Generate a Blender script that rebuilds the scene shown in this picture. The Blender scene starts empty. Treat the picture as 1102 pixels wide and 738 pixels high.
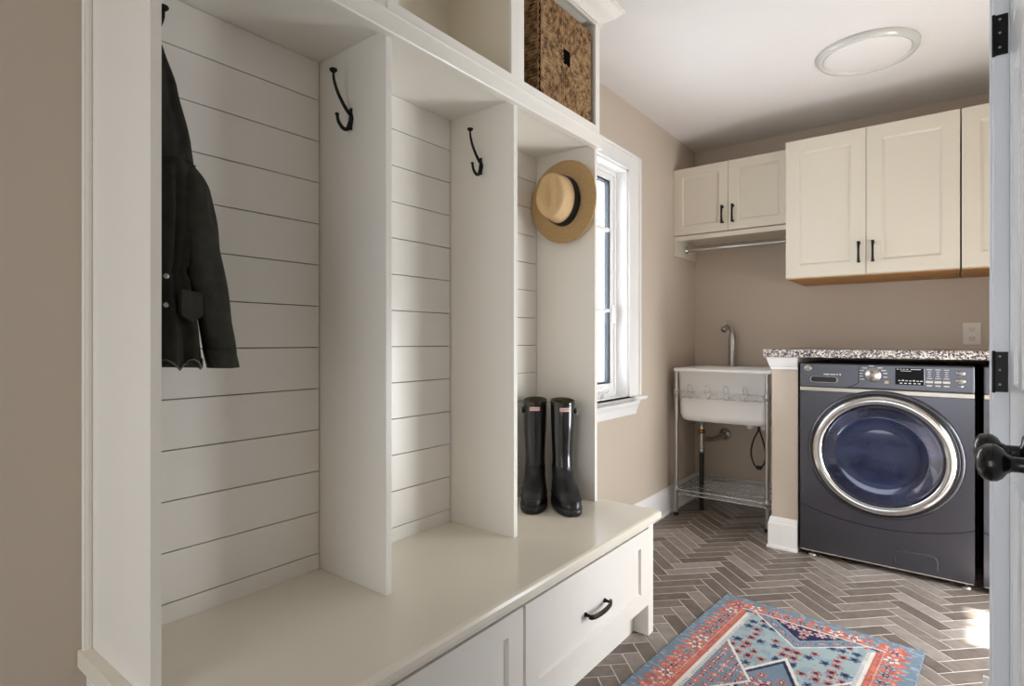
import bpy, bmesh, math, random
from math import pi, sin, cos, radians
from mathutils import Vector, Matrix, noise

random.seed(7)
S = bpy.context.scene
COL = S.collection
ORG = {}

# ------------------------------------------------------------------ materials
def lin(c):
    r = []
    for v in c:
        v = v / 255.0
        r.append(v / 12.92 if v <= 0.04045 else ((v + 0.055) / 1.055) ** 2.4)
    return (r[0], r[1], r[2], 1.0)

def mat(name, col, rough=0.5, metal=0.0, var=0.04, scale=6.0, bump=0.0, bscale=60.0, coat=0.0, spec=0.5):
    m = bpy.data.materials.new(name); m.use_nodes = True
    nt = m.node_tree; b = nt.nodes['Principled BSDF']
    b.inputs['Roughness'].default_value = rough
    b.inputs['Metallic'].default_value = metal
    b.inputs['Specular IOR Level'].default_value = spec
    if coat: b.inputs['Coat Weight'].default_value = coat
    tc = nt.nodes.new('ShaderNodeTexCoord')
    n = nt.nodes.new('ShaderNodeTexNoise'); n.inputs['Scale'].default_value = scale
    n.inputs['Detail'].default_value = 3
    nt.links.new(tc.outputs['Object'], n.inputs['Vector'])
    cr = nt.nodes.new('ShaderNodeValToRGB')
    L = lin(col)
    cr.color_ramp.elements[0].position = 0.3; cr.color_ramp.elements[1].position = 0.7
    cr.color_ramp.elements[0].color = (L[0]*(1-var), L[1]*(1-var), L[2]*(1-var), 1)
    cr.color_ramp.elements[1].color = (min(1, L[0]*(1+var)), min(1, L[1]*(1+var)), min(1, L[2]*(1+var)), 1)
    nt.links.new(n.outputs['Fac'], cr.inputs['Fac'])
    nt.links.new(cr.outputs['Color'], b.inputs['Base Color'])
    if bump:
        n2 = nt.nodes.new('ShaderNodeTexNoise'); n2.inputs['Scale'].default_value = bscale
        nt.links.new(tc.outputs['Object'], n2.inputs['Vector'])
        bp = nt.nodes.new('ShaderNodeBump'); bp.inputs['Strength'].default_value = bump
        bp.inputs['Distance'].default_value = 0.002
        nt.links.new(n2.outputs['Fac'], bp.inputs['Height'])
        nt.links.new(bp.outputs['Normal'], b.inputs['Normal'])
    return m

M = {}
M['wall'] = mat('beige_wall_paint', (196, 183, 168), 0.75, var=0.015, scale=2, bump=0.08, bscale=300)
M['ceiling'] = mat('ceiling_paint', (226, 222, 219), 0.85, var=0.01, bump=0.06, bscale=200)
M['white'] = mat('cream_white_paint', (238, 234, 226), 0.32, var=0.01, scale=3)
M['bench'] = mat('bench_top_paint', (236, 229, 213), 0.21, var=0.012, scale=3)
M['trim'] = mat('white_trim_paint', (236, 235, 233), 0.35, var=0.01, scale=3)
M['door'] = mat('white_door_paint', (234, 238, 244), 0.22, var=0.01, scale=3)
M['cab'] = mat('cabinet_cream_paint', (214, 206, 190), 0.4, var=0.012, scale=3)
M['birch'] = mat('natural_birch', (186, 134, 70), 0.55, var=0.12, scale=12)
M['black'] = mat('black_iron', (16, 15, 15), 0.42, 0.3, var=0.1, spec=0.4)
M['blackgloss'] = mat('black_gloss', (9, 9, 12), 0.2, 0.0, var=0.1, coat=0.1)
M['bronze'] = mat('oil_rubbed_bronze', (42, 34, 31), 0.3, 0.85, var=0.15, scale=40)
M['chrome'] = mat('chrome', (205, 205, 205), 0.14, 1.0, var=0.03)
M['steel'] = mat('brushed_steel', (178, 176, 172), 0.32, 1.0, var=0.05, scale=30)
M['brass'] = mat('aged_brass', (150, 105, 60), 0.35, 0.9, var=0.1)
M['graphite'] = mat('graphite_metal', (90, 90, 97), 0.27, 0.8, var=0.03, scale=3)
M['graphite_panel'] = mat('graphite_control_panel', (96, 97, 104), 0.3, 0.75, var=0.03, scale=4)
M['silver'] = mat('silver_trim', (190, 184, 174), 0.3, 0.85, var=0.03)
M['darkplastic'] = mat('dark_plastic', (12, 12, 14), 0.3, 0.0, var=0.1)
M['display'] = mat('display_glass', (6, 6, 9), 0.35, 0.0, var=0.1, spec=0.15)
M['print'] = mat('printed_marks', (215, 215, 215), 0.5, 0, var=0.02)
M['beigekey'] = mat('beige_key', (190, 176, 130), 0.4, 0, var=0.05)
M['sink'] = mat('white_sink_resin', (244, 243, 241), 0.3, var=0.01, coat=0.2)
M['plate'] = mat('outlet_plate', (222, 216, 205), 0.4, var=0.01)
M['rubber'] = mat('black_rubber', (14, 14, 15), 0.38, 0, var=0.15, scale=30)
M['boot'] = mat('glossy_boot_rubber', (20, 21, 24), 0.2, 0, var=0.15, scale=10, coat=0.5)
M['bootmatte'] = mat('worn_boot_rubber', (26, 26, 27), 0.36, 0, var=0.25, scale=14, bump=0.3, bscale=60)
M['sole'] = mat('boot_sole_rubber', (32, 32, 33), 0.45, 0, var=0.15, scale=30)
M['tagwhite'] = mat('label_white', (235, 230, 226), 0.4)
M['tagred'] = mat('label_red', (190, 40, 45), 0.4)
M['ribbon'] = mat('black_ribbon', (13, 13, 15), 0.7, bump=0.3, bscale=400)
M['lining'] = mat('boot_lining', (88, 84, 58), 0.9)
M['screen'] = mat('window_screen_frame', (74, 84, 104), 0.5)
M['seal'] = mat('window_dark_seal', (30, 32, 40), 0.5)
M['rim'] = mat('lamp_rim', (206, 206, 200), 0.2, coat=0.5)
M['lens'] = mat('lamp_diffuser', (232, 228, 226), 0.4, var=0.01)
M['grout'] = mat('grout', (214, 204, 196), 0.85, var=0.06, scale=40)
M['gap'] = mat('dark_joint', (60, 55, 48), 0.8)

def glass_mat(name, col, alpha_rough=0.0):
    m = bpy.data.materials.new(name); m.use_nodes = True
    nt = m.node_tree; nt.nodes.remove(nt.nodes['Principled BSDF'])
    out = nt.nodes['Material Output']
    g = nt.nodes.new('ShaderNodeBsdfGlossy'); g.inputs['Roughness'].default_value = 0.02
    t = nt.nodes.new('ShaderNodeBsdfTransparent'); t.inputs['Color'].default_value = col
    lw = nt.nodes.new('ShaderNodeLayerWeight'); lw.inputs['Blend'].default_value = 0.5
    fr = nt.nodes.new('ShaderNodeMath'); fr.operation = 'POWER'; fr.inputs[1].default_value = 4.0
    nt.links.new(lw.outputs['Facing'], fr.inputs[0])
    mx = nt.nodes.new('ShaderNodeMixShader')
    nt.links.new(fr.outputs[0], mx.inputs[0]); nt.links.new(t.outputs[0], mx.inputs[1]); nt.links.new(g.outputs[0], mx.inputs[2])
    nt.links.new(mx.outputs[0], out.inputs[0])
    return m
M['pane'] = glass_mat('window_glass', (0.97, 0.98, 1, 1))

def blue_glass():
    m = bpy.data.materials.new('washer_door_glass'); m.use_nodes = True
    nt = m.node_tree; b = nt.nodes['Principled BSDF']
    tc = nt.nodes.new('ShaderNodeTexCoord')
    mp = nt.nodes.new('ShaderNodeMapping'); mp.inputs['Scale'].default_value = (3.0, 3.0, 7.0)
    n = nt.nodes.new('ShaderNodeTexNoise'); n.inputs['Scale'].default_value = 1.2; n.inputs['Detail'].default_value = 4
    nt.links.new(tc.outputs['Object'], mp.inputs[0]); nt.links.new(mp.outputs[0], n.inputs['Vector'])
    cr = nt.nodes.new('ShaderNodeValToRGB')
    cr.color_ramp.elements[0].position = 0.38; cr.color_ramp.elements[0].color = lin((20, 26, 50))
    cr.color_ramp.elements[1].position = 0.68; cr.color_ramp.elements[1].color = lin((50, 60, 96))
    nt.links.new(n.outputs['Fac'], cr.inputs[0]); nt.links.new(cr.outputs[0], b.inputs['Base Color'])
    b.inputs['Roughness'].default_value = 0.12; b.inputs['Coat Weight'].default_value = 1.0
    b.inputs['Metallic'].default_value = 0.25
    return m
M['blueglass'] = blue_glass()

def granite():
    m = bpy.data.materials.new('speckled_granite'); m.use_nodes = True
    nt = m.node_tree; b = nt.nodes['Principled BSDF']
    tc = nt.nodes.new('ShaderNodeTexCoord')
    v = nt.nodes.new('ShaderNodeTexVoronoi'); v.inputs['Scale'].default_value = 170
    n = nt.nodes.new('ShaderNodeTexNoise'); n.inputs['Scale'].default_value = 90; n.inputs['Detail'].default_value = 6
    nt.links.new(tc.outputs['Object'], v.inputs['Vector']); nt.links.new(tc.outputs['Object'], n.inputs['Vector'])
    c1 = nt.nodes.new('ShaderNodeValToRGB'); c1.color_ramp.interpolation = 'CONSTANT'
    e = c1.color_ramp.elements
    e[0].position = 0; e[0].color = lin((50, 46, 48)); e[1].position = 0.25; e[1].color = lin((128, 118, 114))
    x = e.new(0.45); x.color = lin((206, 198, 190)); x = e.new(0.72); x.color = lin((166, 150, 146)); x = e.new(0.87); x.color = lin((222, 216, 210))
    s = nt.nodes.new('ShaderNodeSeparateColor'); nt.links.new(v.outputs['Color'], s.inputs[0])
    nt.links.new(s.outputs[0], c1.inputs[0])
    c2 = nt.nodes.new('ShaderNodeValToRGB'); c2.color_ramp.elements[0].position = 0.42; c2.color_ramp.elements[1].position = 0.47
    c2.color_ramp.elements[0].color = lin((60, 54, 56)); c2.color_ramp.elements[1].color = (1, 1, 1, 1)
    nt.links.new(n.outputs['Fac'], c2.inputs[0])
    mx = nt.nodes.new('ShaderNodeMix'); mx.data_type = 'RGBA'; mx.blend_type = 'MULTIPLY'; mx.inputs[0].default_value = 0.6
    nt.links.new(c1.outputs[0], mx.inputs[6]); nt.links.new(c2.outputs[0], mx.inputs[7])
    nt.links.new(mx.outputs[2], b.inputs['Base Color']); b.inputs['Roughness'].default_value = 0.2
    return m
M['granite'] = granite()

def tile_mat():
    m = bpy.data.materials.new('slate_herringbone_tile'); m.use_nodes = True
    nt = m.node_tree; b = nt.nodes['Principled BSDF']
    at = nt.nodes.new('ShaderNodeAttribute'); at.attribute_name = 'tilecol'
    tc = nt.nodes.new('ShaderNodeTexCoord')
    sep = nt.nodes.new('ShaderNodeSeparateColor'); nt.links.new(at.outputs['Color'], sep.inputs[0])
    n = nt.nodes.new('ShaderNodeTexNoise'); n.noise_dimensions = '4D'; n.inputs['Scale'].default_value = 22; n.inputs['Detail'].default_value = 6
    n.inputs['Distortion'].default_value = 1.0
    nt.links.new(tc.outputs['Object'], n.inputs['Vector'])
    mm = nt.nodes.new('ShaderNodeMath'); mm.operation = 'MULTIPLY'; mm.inputs[1].default_value = 40
    nt.links.new(sep.outputs[0], mm.inputs[0]); nt.links.new(mm.outputs[0], n.inputs['W'])
    ad = nt.nodes.new('ShaderNodeMath'); ad.operation = 'MULTIPLY_ADD'; ad.inputs[1].default_value = 0.55; 
    nt.links.new(n.outputs['Fac'], ad.inputs[0])
    m2 = nt.nodes.new('ShaderNodeMath'); m2.operation = 'MULTIPLY'; m2.inputs[1].default_value = 0.5
    nt.links.new(sep.outputs[1], m2.inputs[0]); nt.links.new(m2.outputs[0], ad.inputs[2])
    cr = nt.nodes.new('ShaderNodeValToRGB'); e = cr.color_ramp.elements
    e[0].position = 0.22; e[0].color = lin((96, 86, 79)); e[1].position = 0.85; e[1].color = lin((158, 149, 143))
    x = e.new(0.5); x.color = lin((124, 113, 104))
    nt.links.new(ad.outputs[0], cr.inputs[0]); nt.links.new(cr.outputs[0], b.inputs['Base Color'])
    b.inputs['Roughness'].default_value = 0.5
    bp = nt.nodes.new('ShaderNodeBump'); bp.inputs['Strength'].default_value = 0.25; bp.inputs['Distance'].default_value = 0.002
    nt.links.new(n.outputs['Fac'], bp.inputs['Height']); nt.links.new(bp.outputs['Normal'], b.inputs['Normal'])
    return m
M['tile'] = tile_mat()

def attr_mat(name, rough=0.95, bump=0.5, bscale=500):
    m = bpy.data.materials.new(name); m.use_nodes = True
    nt = m.node_tree; b = nt.nodes['Principled BSDF']
    at = nt.nodes.new('ShaderNodeAttribute'); at.attribute_name = 'pattern'
    nt.links.new(at.outputs['Color'], b.inputs['Base Color'])
    b.inputs['Roughness'].default_value = rough; b.inputs['Specular IOR Level'].default_value = 0.1
    tc = nt.nodes.new('ShaderNodeTexCoord')
    n = nt.nodes.new('ShaderNodeTexNoise'); n.inputs['Scale'].default_value = bscale
    nt.links.new(tc.outputs['Object'], n.inputs['Vector'])
    bp = nt.nodes.new('ShaderNodeBump'); bp.inputs['Strength'].default_value = bump; bp.inputs['Distance'].default_value = 0.003
    nt.links.new(n.outputs['Fac'], bp.inputs['Height']); nt.links.new(bp.outputs['Normal'], b.inputs['Normal'])
    return m
M['rug'] = attr_mat('woven_rug')
M['rugedge'] = mat('rug_binding', (120, 128, 134), 0.95)

def weave_mat(name, c1, c2, wscale, rough=0.7, bump=0.8, dist=0.004):
    m = bpy.data.materials.new(name); m.use_nodes = True
    nt = m.node_tree; b = nt.nodes['Principled BSDF']; b.inputs['Roughness'].default_value = rough
    b.inputs['Specular IOR Level'].default_value = 0.25
    tc = nt.nodes.new('ShaderNodeTexCoord')
    n = nt.nodes.new('ShaderNodeTexNoise'); n.inputs['Scale'].default_value = wscale; n.inputs['Detail'].default_value = 4
    nt.links.new(tc.outputs['Object'], n.inputs['Vector'])
    v = nt.nodes.new('ShaderNodeTexVoronoi'); v.inputs['Scale'].default_value = wscale * 1.3
    nt.links.new(tc.outputs['Object'], v.inputs['Vector'])
    cr = nt.nodes.new('ShaderNodeValToRGB'); cr.color_ramp.elements[0].position = 0.35; cr.color_ramp.elements[1].position = 0.62
    cr.color_ramp.elements[0].color = lin(c1); cr.color_ramp.elements[1].color = lin(c2)
    nt.links.new(n.outputs['Fac'], cr.inputs[0]); nt.links.new(cr.outputs[0], b.inputs['Base Color'])
    bp = nt.nodes.new('ShaderNodeBump'); bp.inputs['Strength'].default_value = bump; bp.inputs['Distance'].default_value = dist
    nt.links.new(v.outputs['Distance'], bp.inputs['Height']); nt.links.new(bp.outputs['Normal'], b.inputs['Normal'])
    return m
M['seagrass'] = weave_mat('woven_seagrass', (96, 68, 42), (176, 142, 102), 48, bump=0.35, dist=0.002)
M['seagrassrope'] = weave_mat('seagrass_rope', (90, 62, 38), (160, 124, 84), 60, bump=0.35, dist=0.002)
M['seagrassdark'] = mat('seagrass_shadowed_core', (52, 36, 22), 0.9)
M['straw'] = weave_mat('woven_straw', (204, 172, 128), (216, 186, 142), 200, bump=0.10, dist=0.001)
M['strawbrim'] = weave_mat('woven_straw_brim', (182, 150, 106), (196, 164, 118), 200, bump=0.10, dist=0.001)
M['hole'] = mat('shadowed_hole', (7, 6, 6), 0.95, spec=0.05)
M['denim'] = mat('olive_black_cotton', (58, 58, 52), 0.92, 0, var=0.18, scale=40, bump=0.5, bscale=500, spec=0.15)
M['fray'] = mat('frayed_hem_thread', (120, 116, 104), 0.95)

# ------------------------------------------------------------------ geometry helpers
class MB:
    def __init__(s): s.v = []; s.f = []; s.smooth = []
    def add(s, vs, fs, smooth=False):
        o = len(s.v); s.v += [Vector(p) for p in vs]
        for f in fs: s.f.append([i + o for i in f]); s.smooth.append(smooth)
        return s
    def box(s, x0, x1, y0, y1, z0, z1):
        if x0 > x1: x0, x1 = x1, x0
        if y0 > y1: y0, y1 = y1, y0
        if z0 > z1: z0, z1 = z1, z0
        v = [(x0,y0,z0),(x1,y0,z0),(x1,y1,z0),(x0,y1,z0),(x0,y0,z1),(x1,y0,z1),(x1,y1,z1),(x0,y1,z1)]
        f = [(0,3,2,1),(4,5,6,7),(0,1,5,4),(1,2,6,5),(2,3,7,6),(3,0,4,7)]
        return s.add(v, f)
    def rings(s, rings, closed=True, cap0=True, cap1=True, smooth=True):
        n = len(rings[0]); vs = [p for r in rings for p in r]; fs = []
        for i in range(len(rings) - 1):
            for j in range(n if closed else n - 1):
                a = i*n + j; b = i*n + (j+1) % n
                fs.append((a, b, b+n, a+n))
        s.add(vs, fs, smooth)
        if cap0: s.add(rings[0], [tuple(reversed(range(n)))], False)
        if cap1: s.add(rings[-1], [tuple(range(n))], False)
        return s
    def tube(s, pts, r, n=10, caps=True, closed=False):
        pts = [Vector(p) for p in pts]
        rr = r if isinstance(r, (list, tuple)) else [r]*len(pts)
        rings = []; up = None
        m = len(pts)
        for i, p in enumerate(pts):
            if closed: t = pts[(i+1) % m] - pts[i-1]
            else: t = (pts[min(i+1, m-1)] - pts[max(i-1, 0)])
            t.normalize()
            if up is None:
                up = Vector((0, 0, 1)) if abs(t.z) < 0.9 else Vector((1, 0, 0))
            a = t.cross(up)
            if a.length < 1e-5: a = t.orthogonal()
            a.normalize(); b = a.cross(t).normalized(); up = b
            rings.append([p + (a*cos(2*pi*k/n) + b*sin(2*pi*k/n))*rr[i] for k in range(n)])
        if closed:
            rings.append(rings[0])
            return s.rings(rings, True, False, False)
        return s.rings(rings, True, caps, caps)
    def lathe(s, prof, origin, axis='z', n=32, caps=False, sx=1, sy=1):
        """prof: list of (r, h)"""
        o = Vector(origin); rings = []
        for r, h in prof:
            ring = []
            for k in range(n):
                a = 2*pi*k/n; u = cos(a)*r*sx; w = sin(a)*r*sy
                if axis == 'z': p = (u, w, h)
                elif axis == 'x': p = (h, u, w)
                elif axis == '-x': p = (-h, w, u)
                elif axis == 'y': p = (w, h, u)
                elif axis == '-y': p = (u, -h, w)
                ring.append(o + Vector(p))
            rings.append(ring)
        return s.rings(rings, True, caps, caps)
    def prism(s, poly, f3, d0, d1, smooth=False):
        """poly 2-D outline; f3(a,b,d)->xyz ; extruded from d0 to d1"""
        r0 = [f3(a, b, d0) for a, b in poly]; r1 = [f3(a, b, d1) for a, b in poly]
        return s.rings([r0, r1], True, True, True, smooth)

def build(name, mb, material, parent=None, bevel=0.0, seg=2, subsurf=0, autosmooth=False, weld=False):
    me = bpy.data.meshes.new(name)
    off = Vector((0, 0, 0))
    if parent is not None: off = ORG.get(parent.name, off)
    me.from_pydata([tuple(p - off) for p in mb.v], [], mb.f)
    me.polygons.foreach_set('use_smooth', mb.smooth)
    me.materials.append(material)
    bm = bmesh.new(); bm.from_mesh(me)
    if weld: bmesh.ops.remove_doubles(bm, verts=bm.verts, dist=1e-5)
    bmesh.ops.recalc_face_normals(bm, faces=bm.faces)
    bm.to_mesh(me); bm.free()
    me.update()
    o = bpy.data.objects.new(name, me); COL.objects.link(o)
    if parent is not None:
        o.parent = parent; ORG[o.name] = off
    if bevel:
        md = o.modifiers.new('bevel', 'BEVEL'); md.width = bevel; md.segments = seg; md.limit_method = 'ANGLE'
        md.angle_limit = radians(40)
    if subsurf:
        md = o.modifiers.new('sub', 'SUBSURF'); md.levels = subsurf; md.render_levels = subsurf
    return o

def tag(o, label=None, cat=None, group=None, kind=None):
    if label: o['label'] = label
    if cat: o['category'] = cat
    if group: o['group'] = group
    if kind: o['kind'] = kind
    return o

def thing(name, loc, label, cat, group=None):
    o = bpy.data.objects.new(name, None); COL.objects.link(o); o.location = loc
    o.empty_display_size = 0.05
    ORG[o.name] = Vector(loc)
    return tag(o, label, cat, group)

def struct(name, mb, m, label, cat, bevel=0.0, parent=None):
    o = build(name, mb, m, parent, bevel)
    return tag(o, label, cat, None, 'structure')

def kids(o): return [c for c in COL.objects if c.parent == o]
def dup(root, loc=None, rot=None, label=None):
    r = root.copy(); COL.objects.link(r)
    if loc is not None: r.location = loc
    if rot is not None: r.rotation_euler = rot
    if label: r['label'] = label
    for ch in kids(root):
        c = ch.copy(); COL.objects.link(c); c.parent = r
        for g in kids(ch):
            d = g.copy(); COL.objects.link(d); d.parent = c
    return r

def bez(p0, p1, p2, p3, n=12):
    P = [Vector(p) for p in (p0, p1, p2, p3)]
    return [P[0]*(1-t)**3 + P[1]*3*t*(1-t)**2 + P[2]*3*t*t*(1-t) + P[3]*t**3 for t in [i/n for i in range(n+1)]]

def catmull(pts, n=8):
    P = [Vector(p) for p in pts]; P = [P[0]*2-P[1]] + P + [P[-1]*2-P[-2]]
    out = []
    for i in range(1, len(P)-2):
        for k in range(n):
            t = k/n; a, b, c, d = P[i-1], P[i], P[i+1], P[i+2]
            out.append(0.5*((2*b) + (c-a)*t + (2*a-5*b+4*c-d)*t*t + (3*b-a-3*c+d)*t**3))
    out.append(P[-2]); return out

def panel_front(mb, f3, W, H, t, panels, rec=0.007, lip=0.008, raise_=0.0):
    """slab W x H (a,b), outward d; panels = rows: list of (b0,b1,[(a0,a1),...])"""
    def bx(a0, a1, b0, b1, d0, d1):
        v = [f3(a, b, d) for d in (d0, d1) for a, b in ((a0,b0),(a1,b0),(a1,b1),(a0,b1))]
        mb.add(v, [(0,3,2,1),(4,5,6,7),(0,1,5,4),(1,2,6,5),(2,3,7,6),(3,0,4,7)])
    bx(0, W, 0, H, -t, -rec)
    cur = 0
    for b0, b1, cols in panels:
        bx(0, W, cur, b0, -rec, 0)
        ca = 0
        for a0, a1 in cols:
            bx(ca, a0, b0, b1, -rec, 0); ca = a1
            o = [(a0,b0),(a1,b0),(a1,b1),(a0,b1)]
            i = [(a0+lip,b0+lip),(a1-lip,b0+lip),(a1-lip,b1-lip),(a0+lip,b1-lip)]
            vs = [f3(a, b, -0.0004) for a, b in o] + [f3(a, b, -rec+0.0003) for a, b in i]
            mb.add(vs, [(k, (k+1)%4, 4+(k+1)%4, 4+k) for k in range(4)])
            if raise_:
                q = lip + 0.012
                i2 = [(a0+q,b0+q),(a1-q,b0+q),(a1-q,b1-q),(a0+q,b1-q)]
                q2 = q + 0.03
                i3 = [(a0+q2,b0+q2),(a1-q2,b0+q2),(a1-q2,b1-q2),(a0+q2,b1-q2)]
                vs = [f3(a, b, -rec+0.0005) for a, b in i2] + [f3(a, b, -rec+raise_) for a, b in i3]
                mb.add(vs, [(k, (k+1)%4, 4+(k+1)%4, 4+k) for k in range(4)] + [(4,5,6,7)])
        bx(ca, W, b0, b1, -rec, 0)
        cur = b1
    bx(0, W, cur, H, -rec, 0)
    return mb

LW, BW, CZ = -1.435, 4.0, 2.44      # left wall plane, back wall plane, ceiling
RW = 1.15                           # far right wall beyond the partition
PX = 0.09                           # partition face
PE = 2.06                           # partition end
NY = -1.7                           # wall behind the camera

# ------------------------------------------------------------------ room shell
T = 0.15
TL_ = 0.098         # left wall is thin outside the sash
WY0, WY1, WZ0, WZ1 = 2.405, 2.92, 0.77, 2.06     # window opening
m = MB()
m.box(LW-TL_, LW, NY-T, WY0, 0, CZ); m.box(LW-TL_, LW, WY1, BW+T, 0, CZ)
m.box(LW-TL_, LW, WY0, WY1, 0, WZ0); m.box(LW-TL_, LW, WY0, WY1, WZ1, CZ)
struct('wall_left', m, M['wall'], 'beige painted wall with the window and the built-in locker', 'wall')
struct('wall_back', MB().box(LW, RW+T, BW, BW+T, 0, CZ), M['wall'], 'beige painted wall behind sink, washer and wall cabinets', 'wall')
struct('wall_right', MB().box(RW, RW+T, PE-0.12, BW, 0, CZ), M['wall'], 'beige side wall past the dryer', 'wall')
struct('wall_near', MB().box(LW, RW, NY-T, NY, 0, CZ), M['wall'], 'beige wall at the near end of the hall', 'wall')
m = MB()
m.box(PX, PX+0.12, 1.66, PE, 0, CZ); m.box(PX, PX+0.12, NY, 0.50, 0, CZ); m.box(PX, PX+0.12, 0.50, 1.66, 2.05, CZ)
m.box(PX+0.12, RW, PE-0.12, PE, 0, CZ)
struct('wall_partition', m, M['wall'], 'short partition wall that holds the white closet doors', 'wall')
m = MB(); m.box(LW-T, RW+T, NY-T, BW+T, CZ, CZ+0.1)
struct('ceiling', m, M['ceiling'], 'smooth off-white ceiling', 'ceiling')

# floor : grout bed with raised herringbone tiles (one mesh, two materials)
def clip(poly, fn):
    out = []
    for i in range(len(poly)):
        a = poly[i]; b = poly[(i+1) % len(poly)]; fa, fb = fn(a), fn(b)
        if fa >= 0: out.append(a)
        if (fa >= 0) != (fb >= 0):
            t = fa/(fa-fb); out.append((a[0]+(b[0]-a[0])*t, a[1]+(b[1]-a[1])*t))
    return out
me = bpy.data.meshes.new('floor')
V = []; F = []; MI = []; C = []
V += [(LW-T,NY-T,-0.05),(RW+T,NY-T,-0.05),(RW+T,BW+T,-0.05),(LW-T,BW+T,-0.05),(LW-T,NY-T,-0.0012),(RW+T,NY-T,-0.0012),(RW+T,BW+T,-0.0012),(LW-T,BW+T,-0.0012)]
F += [(0,3,2,1),(4,5,6,7),(0,1,5,4),(1,2,6,5),(2,3,7,6),(3,0,4,7)]; MI += [1]*6; C += [(0,0,0,1)]*6
q = 1/math.sqrt(2); TL, TW, G = 0.25, 0.0622, 0.0026
def tile(px, py, ux, uy, vx, vy):
    """corner p; long dir u, short dir v"""
    g = G
    pts = [(px+ux*g+vx*g, py+uy*g+vy*g), (px+ux*(TL-g)+vx*g, py+uy*(TL-g)+vy*g),
           (px+ux*(TL-g)+vx*(TW-g), py+uy*(TL-g)+vy*(TW-g)), (px+ux*g+vx*(TW-g), py+uy*g+vy*(TW-g))]
    for fn in (lambda p: p[0]-LW, lambda p: RW-p[0], lambda p: p[1]-NY, lambda p: BW-p[1]):
        pts = clip(pts, fn)
        if len(pts) < 3: return
    ar = sum(pts[i][0]*pts[(i+1) % len(pts)][1]-pts[(i+1) % len(pts)][0]*pts[i][1] for i in range(len(pts)))
    if ar < 0: pts = pts[::-1]
    n = len(pts); o = len(V); cx = sum(p[0] for p in pts)/n; cy = sum(p[1] for p in pts)/n
    for p in pts: V.append((p[0], p[1], -0.0012))
    for p in pts: V.append((p[0], p[1], -0.0002))
    for p in pts:
        k = 0.0012/ max(1e-4, math.hypot(p[0]-cx, p[1]-cy)); V.append((p[0]+(cx-p[0])*k*1.5, p[1]+(cy-p[1])*k*1.5, 0.0))
    c = (random.random(), random.random(), 0, 1)
    for i in range(n):
        j = (i+1) % n
        F.append((o+i, o+j, o+n+j, o+n+i)); MI.append(0); C.append(c)
        F.append((o+n+i, o+n+j, o+2*n+j, o+2*n+i)); MI.append(0); C.append(c)
    F.append(tuple(range(o+2*n, o+3*n))); MI.append(0); C.append(c)
per = TL*math.sqrt(2); st = TW*math.sqrt(2)
for i in range(-5, 7):
    for k in range(-60, 40):
        x = -0.385 + i*per; y = 2.616 + k*st
        tile(x, y, q, q, q, -q)
        bx, by = x+q*(TL-TW)+q*TW, y+q*(TL-TW)-q*TW
        tile(bx, by, q, -q, q, q)
me.from_pydata(V, [], F); me.materials.append(M['tile']); me.materials.append(M['grout'])
me.polygons.foreach_set('material_index', MI)
ca = me.color_attributes.new('tilecol', 'FLOAT_COLOR', 'CORNER')
buf = []
for p, c in zip(me.polygons, C): buf += list(c)*p.loop_total
ca.data.foreach_set('color', buf); me.update()
o = bpy.data.objects.new('floor', me); COL.objects.link(o)
tag(o, 'grey-brown tile floor laid in a herringbone pattern', 'floor', None, 'structure')

# baseboards
def base_profile(h=0.165, t=0.016):
    return [(0,0),(t+0.006,0),(t+0.006,0.012),(t,0.018),(t,h-0.035),(t-0.004,h-0.026),(t-0.004,h-0.02),(t-0.008,h-0.006),(t-0.010,h),(0,h)]
def baseboard(name, f3, d0, d1, label, h=0.165):
    mb = MB().prism(base_profile(h), f3, d0, d1)
    return struct(name, mb, M['trim'], label, 'baseboard')
baseboard('baseboard_left', lambda a, b, d: Vector((LW+a, d, b)), 2.055, BW, 'white baseboard under the window')
baseboard('baseboard_back', lambda a, b, d: Vector((d, BW-a, b)), LW+0.018, -0.765, 'white baseboard behind the utility sink')
m = MB().prism(base_profile(), lambda a, b, d: Vector((PX-a, d, b)), 1.765, PE)
m.prism(base_profile(), lambda a, b, d: Vector((d, PE+a, b)), PX-0.016, RW)
struct('baseboard_right', m, M['trim'], 'white baseboard on the partition end', 'baseboard')

# pony wall beside the washer, with its trim
m = MB().box(-0.755, -0.628, 3.262, BW, 0, 1.015)
w = struct('wall_half', m, M['wall'], 'short beige half wall between sink and washer', 'wall')
def wrap(prof, z0):
    mb = MB()
    r0 = [Vector((-0.6275, 3.262-a, z0+b_)) for a, b_ in prof]; r1 = [Vector((-0.755-a, 3.262-a, z0+b_)) for a, b_ in prof]; r2 = [Vector((-0.755-a, BW-0.02, z0+b_)) for a, b_ in prof]
    return mb.rings([r0, r1, r2], True, True, True, False)
build('baseboard', wrap(base_profile(), 0), M['trim'], w)
cp = [(0,0),(0.006,0),(0.006,0.012),(0.010,0.018),(0.017,0.04),(0.022,0.058),(0.022,0.064),(0,0.064)]
build('cap_moulding', wrap(cp, 0.951), M['trim'], w)

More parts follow.
